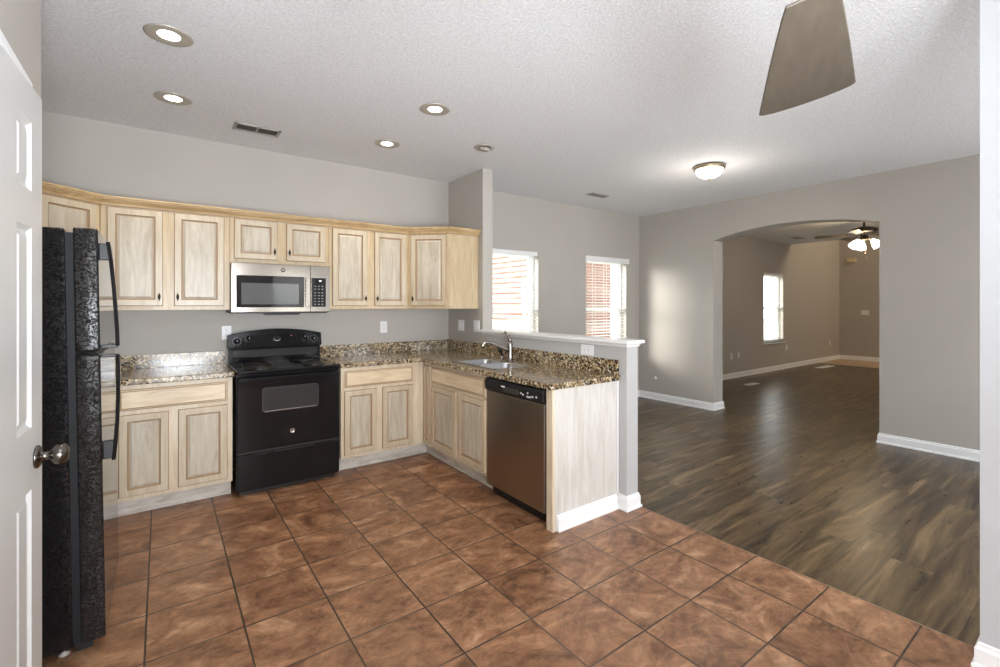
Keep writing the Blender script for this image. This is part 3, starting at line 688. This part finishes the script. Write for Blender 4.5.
# ================= REFRIGERATOR =================
t = thing('refrigerator', 'black top-freezer refrigerator with leather-grain sides', 'refrigerator', (-.207, 2.86, 0)); t.rotation_euler = (0, R(-.85), 0)
W2 = .365
DXo = .0; DT_ = .075
m = MB(); m.box(-.70, -.078, -W2 + .004, W2 - .004, .035, 1.716, grain_m); m.build('body', t, .008)
m = MB(); m.box(-.079, -.054, -W2 + .012, W2 - .012, .05, 1.70, gap_m); m.build('gasket', t)
for nm, z0, z1 in (('refrigerator_door', .045, 1.208), ('freezer_door', 1.222, 1.720)):
    m = MB(); m.box(-.054, .022, -W2, W2, z0, z1, grain_m); m.add([(.0225, -W2 + .006, z0 + .006), (.0225, W2 - .006, z0 + .006), (.0225, W2 - .006, z1 - .006), (.0225, -W2 + .006, z1 - .006)], [(0, 1, 2, 3)], fridgefront_m)
    d = m.build(nm, t, .006)
    m = MB()
    yh = -W2 + .045
    if nm == 'freezer_door':
        m.box(.022, .056, yh - .012, yh + .012, 1.595, 1.665, blackp_m)
        P_ = [(.050, yh, 1.672), (.058, yh, 1.60), (.065, yh, 1.50), (.070, yh, 1.40), (.074, yh, 1.30), (.075, yh, 1.235)]
        m.box(.022, .077, yh - .010, yh + .010, 1.228, 1.242, blackp_m)
    else:
        m.box(.022, .058, yh - .012, yh + .012, .765, .840, blackp_m)
        P_ = [(.075, yh, 1.200), (.075, yh, 1.12), (.073, yh, 1.02), (.069, yh, .92), (.062, yh, .83), (.055, yh, .757)]
        m.box(.022, .077, yh - .010, yh + .010, 1.190, 1.202, blackp_m)
    vs = []; fs = []
    for x, y, z in P_: vs += [(x - .006, y - .015, z), (x + .008, y - .012, z), (x + .008, y + .012, z), (x - .006, y + .015, z)]
    for i in range(len(P_) - 1):
        for q in range(4): a = i * 4 + q; b = i * 4 + (q + 1) % 4; fs.append((a, b, b + 4, a + 4))
    fs += [(0, 1, 2, 3), tuple(len(vs) - 4 + q for q in range(4))]; m.add(vs, fs, black_m); m.build('handle', d, .003)
m = MB(); m.box(-.075, -.02, -W2 + .03, W2 - .03, .008, .043, blackp_m); m.build('kick_grille', t)
for yy in (-W2 + .05, W2 - .05):
    MB().lathe([(0, 0), (.018, 0), (.018, .008), (.008, .012), (.008, .036), (0, .036)], vent_m, 12, Matrix.Translation((-.11, yy, .0))).build('leveling_foot', t)
for yy in (-W2 + .05, W2 - .05):
    MB().lathe([(0, -.010), (.02, -.010), (.02, .010), (0, .010)], blackp_m, 14, Matrix.Translation((-.62, yy, .020)) @ Matrix.Rotation(R(90), 4, 'X')).build('wheel', t)
MB().box(-.08, .0, W2 - .07, W2 - .01, 1.7205, 1.732, blackp_m).build('hinge_cover', t)

# ================= RANGE =================
RX0, RX1, RY = .436, 1.180, 3.84
t = thing('kitchen_range', 'black freestanding electric range with coil burners', 'stove', ((RX0 + RX1) / 2, RY, 0)); w_ = (RX1 - RX0) / 2
box('body', -w_, w_, .03, .60, .03, .90, black_m, t, .004)
d = box('oven_door', -w_ + .003, w_ - .003, 0, .028, .325, .845, black_m, t, .008)
m = MB()
def rrect(m, x0, x1, z0, z1, y0, y1, r, mat, seg=5):
    pts = []
    for cx, cz2, a0 in ((x1 - r, z1 - r, 0), (x0 + r, z1 - r, 90), (x0 + r, z0 + r, 180), (x1 - r, z0 + r, 270)):
        for k in range(seg + 1): a = R(a0 + 90 * k / seg); pts.append((cx + r * cos(a), cz2 + r * sin(a)))
    n_ = len(pts); vs = [(x, y0, z) for x, z in pts] + [(x, y1, z) for x, z in pts]
    m.add(vs, [tuple(range(n_)), tuple(range(n_, 2 * n_))[::-1]] + [(i, (i + 1) % n_, n_ + (i + 1) % n_, n_ + i) for i in range(n_)], mat)
cx0 = (RX0 + RX1) / 2
rrect(m, .607 - cx0, 1.013 - cx0, .603, .787, -.003, .002, .022, blackp_m); m.build('window_trim', d)
m = MB(); rrect(m, .617 - cx0, 1.003 - cx0, .613, .777, -.004, .002, .018, screen_m); m.build('window_glass', d)
m = MB(); m.box(.625 - cx0, .995 - cx0, -.0055, -.002, .606, .6125, nickel_m); m.build('window_trim_strip', d, .001)
# door handle : full width bar
m = MB(); rrect(m, -w_ + .012, w_ - .012, .838, .872, -.045, -.016, .014, black_m); m.box(-w_ + .02, -w_ + .06, -.02, .004, .842, .868, black_m); m.box(w_ - .06, w_ - .02, -.02, .004, .842, .868, black_m); m.build('handle', d, .005)
M = Matrix.Translation((.817 - cx0, -.0005, .437)) @ Matrix.Rotation(R(90), 4, 'X')
b_ = MB().lathe([(0, 0), (.0185, 0), (.0185, .002), (.0165, .003), (.0155, .002), (0, .002)], steel_m, 28, M).build('logo_badge', d)
text('logo_letters', 'GE', .019, blackp_m, b_, (.817 - cx0, -.0028, .437), (R(90), 0, 0)); 
dr = box('storage_drawer', -w_ + .003, w_ - .003, 0, .028, .048, .305, black_m, t, .008)
MB().box(-.11, .17, -.006, .0, .296, .306, blackp_m).build('pull_slot', dr, .002)
MB().box(-w_ + .01, w_ - .01, .02, .03, .306, .325, dark_m).build('gap_shadow_strip', t)
box('plinth', -w_ + .03, w_ - .03, .05, .55, .004, .032, blackp_m, t)
box('cooktop', -w_, w_, -.018, .545, .898, .924, black_m, t, .009)
for bx_, by_, br_ in ((-.20, .145, .095), (.20, .145, .078), (-.19, .405, .078), (.19, .405, .095)):
    m = MB(); m.lathe([(br_ + .022, .9245), (br_ + .020, .929), (br_ + .010, .928), (br_ - .005, .915 + .010), (0, .9252)], darknickel_m, 36, Matrix.Translation((bx_, by_, 0)))
    bn = m.build('drip_pan', t)
    sp_ = []; turns = 4 if br_ > .09 else 3
    for i in range(turns * 26 + 1):
        a = i / 26 * 2 * pi; r = .018 + (br_ - .018) * i / (turns * 26); sp_.append((bx_ + r * cos(a), by_ + r * sin(a), .9345))
    MB().tube(sp_, .0042, blackp_m, 6).build('burner_coil', bn)
# backguard: lower recessed panel and arched control panel above
box('backguard', -w_ + .01, w_ - .01, .555, .625, .922, 1.05, black_m, t, .004)
box('backguard_recess', -w_ + .035, w_ - .035, .550, .556, .965, 1.030, screen_m, t, .003)
m = MB(); pts = []; NN = 18
for i in range(NN + 1):
    x = -w_ + 2 * w_ * i / NN; pts.append((x, 1.155 + .046 * (1 - (x / w_) ** 2)))
vs = []; fs = []
for x, z in pts: vs += [(x, .528, 1.045), (x, .552, z), (x, .615, z), (x, .63, 1.045)]
for i in range(NN):
    a = i * 4; b = a + 4
    for q in range(4): fs.append((a + q, b + q, b + (q + 1) % 4, a + (q + 1) % 4))
fs += [(0, 1, 2, 3), tuple(NN * 4 + q for q in range(4))]; m.add(vs, fs, black_m); cp = m.build('control_panel', t, .006)
# rims of the recess
MB().box(-w_ + .012, w_ - .012, .540, .556, 1.032, 1.046, black_m).build('panel_lip', cp, .003)
def onpanel(x, z): return Vector((x, .528 + (z - 1.045) / .13 * .024, z))
tilt = math.atan2(.024, .13)
for kx, kz in ((-.305, 1.105), (-.215, 1.125), (.225, 1.125), (.305, 1.105)):
    p = onpanel(kx, kz); M = Matrix.Translation(p) @ Matrix.Rotation(R(90) - tilt, 4, 'X')
    kb = MB().lathe([(0, .0), (.023, 0), (.021, .008), (.017, .011), (.015, .026), (0, .027)], blackp_m, 24, M).build('burner_knob', cp)
    M2 = Matrix.Translation(p + Vector((0, -.0285, .0))); MB().box(-.0012, .0012, -.001, .001, -.002, .012, plate_m, M2).build('knob_mark', kb)
    m = MB()
    for a in range(0, 360, 40):
        q = onpanel(kx + .032 * cos(R(a)), kz + .030 * sin(R(a))); m.box(q.x - .002, q.x + .002, q.y - .001, q.y + .002, q.z - .002, q.z + .002, printing_m)
    m.build('knob_scale', cp)
p = onpanel(0, 1.128); M = Matrix.Translation(p) @ Matrix.Rotation(R(90) - tilt, 4, 'X')
MB().lathe([(0, 0), (.028, 0), (.027, .006), (.024, .008), (.0225, .007), (.020, .022), (0, .023)], blackp_m, 30, M).build('oven_dial', cp)
m = MB()
for i in range(22):
    a = R(-60 - 240 * i / 21 + 180 + 60 - 0); q = onpanel(.031 * cos(R(200 + 140 * i / 21)), 1.128 + .030 * sin(R(200 + 140 * i / 21))); m.box(q.x - .002, q.x + .002, q.y - .002, q.y + .001, q.z - .0015, q.z + .0015, plate_m)
m.build('dial_scale', cp)
p = onpanel(-.005, 1.176); text('panel_logo', 'GE', .016, printing_m, cp, (p.x, p.y - .001, p.z), (R(90) - tilt, 0, 0))
m = MB()
for x in (-.14, -.125, -.10, -.09, -.08, -.07): q = onpanel(x, 1.142); m.box(x - .004, x + .004, q.y - .001, q.y + .002, 1.139, 1.144, printing_m)
m.build('panel_print', cp)
q = onpanel(.115, 1.140); MB().box(.112, .118, q.y - .003, q.y + .002, 1.136, 1.142, red_m).build('indicator_light', cp)
m = MB()
for x in (.10, .13): q = onpanel(x, 1.147); m.box(x - .012, x + .012, q.y - .001, q.y + .002, 1.146, 1.149, printing_m)
m.build('indicator_print', cp)

# ================= MICROWAVE =================
MX0, MX1, MY, MZ0, MZ1 = .431, 1.172, 4.09, 1.338, 1.736
t = thing('microwave', 'stainless over-the-range microwave with a dark window', 'microwave', ((MX0 + MX1) / 2, MY, MZ0)); mc = (MX0 + MX1) / 2; mw = (MX1 - MX0) / 2
box('housing', -mw + .003, mw - .003, .035, YB - MY - .004, 0.004, MZ1 - MZ0 - .001, blackp_m, t, .003)
d = box('door', -mw, 1.0125 - mc, 0, .034, .012, MZ1 - MZ0, steel_m, t, .003)
MB().box(.466 - mc, .962 - mc, -.003, .004, 1.388 - MZ0, 1.640 - MZ0, glass_dark_m).build('window_surround', d, .002)
MB().box(.500 - mc, .920 - mc, -.0036, .004, 1.412 - MZ0, 1.580 - MZ0, mwscreen_m).build('window_screen', d)
m = MB(); rrect(m, .970 - mc, 1.004 - mc, 1.392 - MZ0, 1.636 - MZ0, -.030, -.016, .006, steel_m); m.box(.978 - mc, .996 - mc, -.018, .002, 1.40 - MZ0, 1.42 - MZ0, steel_m); m.box(.978 - mc, .996 - mc, -.018, .002, 1.605 - MZ0, 1.625 - MZ0, steel_m); m.build('handle', d, .003)
b_ = MB().lathe([(0, 0), (.016, 0), (.016, .001), (0, .001)], darknickel_m, 24, Matrix.Translation((.799 - mc, -.0005, 1.690 - MZ0)) @ Matrix.Rotation(R(90), 4, 'X')).build('logo_badge', d)
text('logo_letters', 'GE', .017, plate_m, b_, (.799 - mc, -.0020, 1.690 - MZ0), (R(90), 0, 0))
cp = box('control_side', 1.0145 - mc, mw, 0, .034, .012, MZ1 - MZ0, steel_m, t, .003)
MB().box(1.020 - mc, 1.138 - mc, -.003, .004, 1.392 - MZ0, 1.636 - MZ0, glass_dark_m).build('keypad_panel', cp, .002)
MB().box(1.082 - mc, 1.100 - mc, -.0036, .002, 1.606 - MZ0, 1.616 - MZ0, disp_m).build('clock_display', cp)
for r_ in range(7):
    for c_ in range(3):
        x = 1.050 - mc + c_ * .029; z = 1.565 - MZ0 - r_ * .0245 - (.006 if r_ > 1 else 0)
        MB().box(x - .007, x + .007, -.0040, .002, z - .0045, z + .0045, slot_m).build('button', cp)
MB().box(-mw + .02, mw - .02, .03, .30, -.0, .012, blackp_m).build('bottom_grille', t)
MB().box(-.12, .13, .02, .16, -.012, .0, blackp_m).build('lamp_cover', t, .003)

# ================= DISHWASHER =================
DY0, DY1 = 2.188, 2.835
t = thing('dishwasher', 'stainless dishwasher with a black control strip in the peninsula', 'dishwasher', (1.945, (DY0 + DY1) / 2, 0), -pi / 2); w_ = (DY1 - DY0) / 2
box('tub', -w_ + .01, w_ - .01, .035, .55, .10, .875, blackp_m, t)
d = box('door', -w_ + .003, w_ - .003, 0, .033, .090, .778, dwsteel_m, t, .006)
# control strip with bowed front
m = MB(); vs = []; fs = []; prof = [(.033, .782), (-.004, .782), (-.014, .795), (-.016, .845), (-.008, .872), (.033, .876)]
for x in (-w_ + .002, w_ - .002): vs += [(x, y, z) for y, z in prof]
k = len(prof); fs = [(q, k + q, k + (q + 1) % k, (q + 1) % k) for q in range(k)] + [tuple(range(k)), tuple(range(k, 2 * k))]
m.add(vs, fs, blackp_m); cp = m.build('control_strip', t, .004)
lx_ = lambda Y: (DY0 + DY1) / 2 - Y
MB().box(lx_(2.61), lx_(2.43), -.0175, -.010, .800, .838, dark_m).build('handle_pocket', cp, .004)
MB().box(lx_(2.625), lx_(2.585), -.0200, -.0165, .832, .842, plate_m).build('latch_tab', cp, .001)  # metal latch coloured white, its highlight put into the colour
for i, (yy, zz) in enumerate(((2.405, .822), (2.385, .815), (2.335, .832), (2.34, .808), (2.322, .808), (2.304, .812), (2.285, .815), (2.25, .818))):
    MB().box(lx_(yy) - .006, lx_(yy) + .006, -.0185, -.014, zz - .006, zz + .006, printing_m).build('button', cp, .001)
MB().box(-w_ + .004, w_ - .004, .06, .075, .006, .088, blackp_m).build('kick_plate', t)

# ================= CEILING FIXTURES =================
GC = 'recessed kitchen ceiling lights'
for x, y, lab in ((.030, 2.852, 'lit recessed ceiling light nearest the pantry door, upper left'), (.062, 3.707, 'lit recessed ceiling light above the left wall cabinet, farther of the left two'),
                  (1.526, 3.695, 'lit recessed ceiling light nearest the back wall on the right side'), (1.524, 2.848, 'lit recessed ceiling light above the sink aisle, nearer of the right two')):
    t = thing('recessed_light', lab, 'light', (x, y, CZ), 0, GC)
    MB().lathe([(.100, -.0005), (.104, -.004), (.095, -.008), (.060, -.0065), (.048, -.003)], baffle_m, 40).build('trim_ring', t)
    MB().lathe([(0, -.0045), (.045, -.0045), (.049, -.0030)], lens_m, 32).build('lens', t)
    lamp('recessed_lamp', 'SPOT', (x, y, CZ - .02), 16, (1, .88, .72), spot_size=R(125), spot_blend=.8, shadow_soft_size=.05)
t = thing('eyeball_light', 'unlit eyeball ceiling light beside the wall stub', 'light', (2.236, 3.29, CZ))
MB().lathe([(.086, -.0005), (.090, -.004), (.082, -.009), (.055, -.010), (.050, -.003)], baffle_m, 36).build('trim_ring', t)
MB().lathe([(.050, -.006), (.045, -.022), (.030, -.034), (.026, -.030), (0, -.026)], vent_m, 28, Matrix.Rotation(R(12), 4, 'X')).build('eyeball', t)
MB().lathe([(0, -.0335), (.020, -.032), (.024, -.029)], offlens_m, 20, Matrix.Rotation(R(12), 4, 'X')).build('lens', t)

def ceiling_vent(x, y, L_, W_, label, rot=0, split=True):
    t = thing('ceiling_vent', label, 'vent', (x, y, CZ), rot)
    m = MB(); a, b = L_ / 2, W_ / 2
    m.box(-a, a, -b, -b + .022, -.008, -.0005, vent_m); m.box(-a, a, b - .022, b, -.008, -.0005, vent_m); m.box(-a, -a + .022, -b, b, -.008, -.0005, vent_m); m.box(a - .022, a, -b, b, -.008, -.0005, vent_m)
    if split: m.box(-.006, .006, -b, b, -.008, -.0005, vent_m)
    m.build('frame', t, .002)
    MB().box(-a + .01, a - .01, -b + .01, b - .01, -.003, -.0006, dark_m).build('backing', t)
    m = MB(); n_ = int((L_ - .05) / .012)
    for i in range(n_):
        x_ = -a + .028 + i * .012; m.box(-.0006, .0006, -b + .02, b - .02, -.006, .006, vent_m, Matrix.Translation((x_, 0, -.006)) @ Matrix.Rotation(R(35), 4, 'Y') @ Matrix.Scale(.55, 4, (0, 0, 1)))
    m.build('louvers', t); return t
ceiling_vent(.595, 3.99, .32, .16, 'ceiling vent above the short cabinet, near the kitchen back wall')
ceiling_vent(4.34, 3.90, .30, .12, 'ceiling vent above the living room windows', R(0), False)
ceiling_vent(10.4, 4.03, .36, .16, 'ceiling vent seen through the arch in the far room', 0, False)

# flush dome light
t = thing('dome_light', 'flush dome ceiling light with metal ring in the living area', 'light', (4.31, 2.445, CZ))
MB().lathe([(0, -.0005), (.132, -.0005), (.144, -.010), (.146, -.024), (.137, -.034), (.126, -.038), (.122, -.028)], brass_m, 48).build('ring', t)
MB().lathe([(.126, -.034), (.121, -.060), (.103, -.088), (.070, -.108), (.030, -.117), (0, -.118)], dome_m, 48).build('glass_bowl', t)
MB().lathe([(.013, -.116), (.014, -.122), (.008, -.128), (.010, -.136), (.004, -.146), (0, -.148)], brass_m, 20).build('finial', t)

# ceiling fans
def fan_blade(r0, r1, w0, w1, th=.008, mat=blade_m, pitch=10):
    m = MB(); N_ = 10; up = []; 
    for i in range(N_ + 1):
        u_ = i / N_; x = r0 + (r1 - r0) * u_; up.append((x, (w0 + (w1 - w0) * u_ ** .9) / 2))
    tip = []
    for k in range(1, 8):
        a = R(90 - 180 * k / 8); tip.append((r1 + w1 * .13 * cos(a), w1 / 2 * sin(a)))
    poly = [(x, -y) for x, y in up] + tip[::-1] + [(x, y) for x, y in up[::-1]]
    m.prism(poly, -th / 2, th / 2, mat, Matrix.Rotation(R(pitch), 4, 'X')); return m
# near fan, hub above the frame
hub = Vector((1.023, .367)); ZB = 2.10
t = thing('ceiling_fan', 'ceiling fan near the camera with only one broad brown blade showing at the top', 'fan', (hub.x, hub.y, CZ))
MB().lathe([(0, -.0005), (.075, -.0005), (.07, -.03), (.03, -.055), (0, -.055)], fanmetal_m, 28).build('canopy', t)
MB().lathe([(0, -.05), (.014, -.05), (.014, -.50), (0, -.50)], fanmetal_m, 16).build('downrod', t)
MB().lathe([(0, -.49), (.05, -.495), (.10, -.515), (.115, -.55), (.11, -.61), (.08, -.640), (0, -.645)], fanmetal_m, 36).build('motor', t)
a0 = math.atan2(.299, .756)
for k in range(3):
    bl = fan_blade(.16, .775, .10, .275, pitch=-10); b_ = bl.build('blade', t, .003); b_.location = (0, 0, ZB - CZ); b_.rotation_euler = (0, 0, a0 + k * 2 * pi / 3)
    MB().box(.08, .22, -.02, .02, .005, .012, fanmetal_m).build('blade_arm', b_, .002)
# far fan
FXc, FYc = 8.8, 2.475
t = thing('ceiling_fan', 'lit pewter ceiling fan hanging in the far room beyond the arch', 'fan', (FXc, FYc, CZ))
MB().lathe([(0, -.0005), (.07, -.0005), (.065, -.03), (.02, -.05), (0, -.05)], fanmetal_m, 28).build('canopy', t)
MB().lathe([(0, -.05), (.014, -.05), (.014, -.16), (0, -.16)], fanmetal_m, 14).build('downrod', t)
MB().lathe([(0, -.135), (.05, -.14), (.10, -.155), (.165, -.175), (.175, -.20), (.160, -.225), (.10, -.245), (.05, -.25), (.045, -.30), (.065, -.32), (.06, -.35), (0, -.36)], fanmetal_m, 36).build('motor', t)
for k in range(5):
    a = R(112 + 72 * k); b_ = fan_blade(.24, .62, .10, .135, pitch=11).build('blade', t, .002); b_.location = (0, 0, -.265); b_.rotation_euler = (0, 0, a)
    MB().box(.12, .27, -.015, .015, .004, .012, fanmetal_m).build('blade_arm', b_)
for k in range(3):
    a = R(30 + 120 * k); cx_, cy_ = .11 * cos(a), .11 * sin(a)
    M = Matrix.Translation((cx_, cy_, -.365)) @ Matrix.Rotation(a, 4, 'Z') @ Matrix.Rotation(R(-38), 4, 'Y')
    MB().lathe([(.022, .02), (.030, .0), (.052, -.04), (.068, -.085), (.075, -.115), (.071, -.115), (.062, -.080), (.046, -.038), (.02, .01)], fanglass_m, 24, M).build('lamp_shade', t)
    MB().tube([(0, 0, -.34), (cx_ * .6, cy_ * .6, -.335), (cx_, cy_, -.35)], .010, brass_m, 8).build('lamp_arm', t)
for x_, zz in ((.02, -.62), (-.03, -.56)):
    m = MB(); m.tube([(x_, -.02, -.36), (x_, -.02, zz)], .0016, fanmetal_m, 6); m.lathe([(0, -.012), (.006, -.008), (.006, .006), (0, .010)], fanmetal_m, 10, Matrix.Translation((x_, -.02, zz))); m.build('pull_chain', t)
lamp('far_fan_lamp', 'POINT', (FXc, FYc, CZ - .52), 14, (1, .76, .46), shadow_soft_size=.10)
lamp('dome_lamp', 'POINT', (4.31, 2.445, CZ - .45), 8, (1, .92, .82), shadow_soft_size=.12)

# ================= WALL PLATES =================
def plate(name, label, cat, loc, rot, W_=.072, H_=.116, kind='outlet', group=None, gangs=1):
    t = thing(name, label, cat, loc, rot, group)
    box('cover_plate', -W_ / 2, W_ / 2, -.006, -.0005, -H_ / 2, H_ / 2, plate_m, t, .003)
    for g in range(gangs):
        gx = (g - (gangs - 1) / 2) * .046
        if kind == 'outlet':
            for zz in (-.021, .021):
                m = MB(); rrect(m, gx - .016, gx + .016, zz - .014, zz + .014, -.0085, -.004, .008, plate_m); s_ = m.build('socket', t)
                m = MB(); m.box(gx - .0075, gx - .0045, -.0092, -.007, zz - .002, zz + .008, slot_m); m.box(gx + .0045, gx + .0075, -.0092, -.007, zz - .002, zz + .008, slot_m); m.box(gx - .002, gx + .002, -.0092, -.007, zz - .010, zz - .006, slot_m); m.build('slots', s_)
        elif kind == 'outlet_h':
            for xx in (-.021, .021):
                m = MB(); rrect(m, xx - .014, xx + .014, -.016, .016, -.0085, -.004, .008, plate_m); s_ = m.build('socket', t)
                m = MB(); m.box(xx - .008, xx + .002, -.0092, -.007, .0045, .0075, slot_m); m.box(xx - .008, xx + .002, -.0092, -.007, -.0075, -.0045, slot_m); m.build('slots', s_)
        else:
            MB().box(gx - .016, gx + .016, -.0085, -.004, -.033, .033, plate_m).build('rocker', t, .002)
    return t
plate('wall_outlet', 'white outlet on the wall just left of the range', 'outlet', (.440, YB, 1.175), 0)
plate('wall_outlet', 'white outlet on the back wall below the cabinet right of the microwave', 'outlet', (1.817, YB, 1.183), 0)
plate('wall_outlet', 'white sideways outlet on the half wall right of the faucet', 'outlet', (XH0, 2.410, 1.072), -pi / 2, .125, .078, 'outlet_h')
plate('light_switch', 'white double switch plate nearest the corner on the wall stub', 'switch', (XH0, 4.215, 1.190), -pi / 2, .116, .116, 'sw', None, 2)
plate('light_switch', 'white double switch plate beside the half wall end of the wall stub', 'switch', (XH0, 3.915, 1.194), -pi / 2, .110, .116, 'sw', None, 2)
plate('wall_outlet', 'left of two low white plates on the far room wall', 'outlet', (8.80, YB2, .42), 0)
plate('wall_outlet', 'right of two low white plates on the far room wall', 'outlet', (9.07, YB2, .42), 0)
plate('wall_outlet', 'low white outlet below the far room window', 'outlet', (11.19, YB2, .46), 0)
plate('wall_outlet', 'low white outlet near the far corner of the far room', 'outlet', (13.65, YB2, .44), 0)
plate('light_switch', 'white triple switch plate on the farthest wall', 'switch', (XF, 4.00, 1.21), -pi / 2, .165, .120, 'sw', None, 3)
t = thing('cable_jack', 'small white round jack low on the arch wall', 'jack', (XA0, 4.20, .32), -pi / 2)
MB().lathe([(0, 0.0005), (.022, .0005), (.020, .006), (.006, .008), (.005, .016), (0, .017)], plate_m, 20, Matrix.Rotation(R(90), 4, 'X')).build('jack_cover', t)
t = thing('door_chime', 'beige door chime box high on the farthest wall', 'door chime', (XF, 4.28, 2.535), -pi / 2)
box('chime_cover', -.10, .10, -.045, -.001, -.053, .053, beige_m, t, .006); MB().box(-.08, .08, -.047, -.044, -.048, -.036, slot_m).build('grille', t)
# pale slatted plates standing in for sun spots on the far room floor
for x, y, L_, W_, lab in ((8.44, 4.00, .36, .12, 'pale slatted plate standing in for a floor sun spot just inside the arch near the window wall'), (12.1, 4.13, .70, .16, 'long pale slatted plate standing in for a floor sun spot at the foyer tile edge of the far room')):
    t = thing('floor_sun_spot', lab, 'sun spot', (x, y, 0.0))
    m = MB(); a, b = L_ / 2, W_ / 2
    m.box(-a, a, -b, -b + .02, .0005, .006, plate_m); m.box(-a, a, b - .02, b, .0005, .006, plate_m); m.box(-a, -a + .02, -b, b, .0005, .006, plate_m); m.box(a - .02, a, -b, b, .0005, .006, plate_m); m.build('frame', t)
    m = MB()
    for i in range(int(L_ / .02) - 2): m.box(-a + .028 + i * .02, -a + .040 + i * .02, -b + .015, b - .015, .001, .005, plate_m)
    m.build('louvers', t)
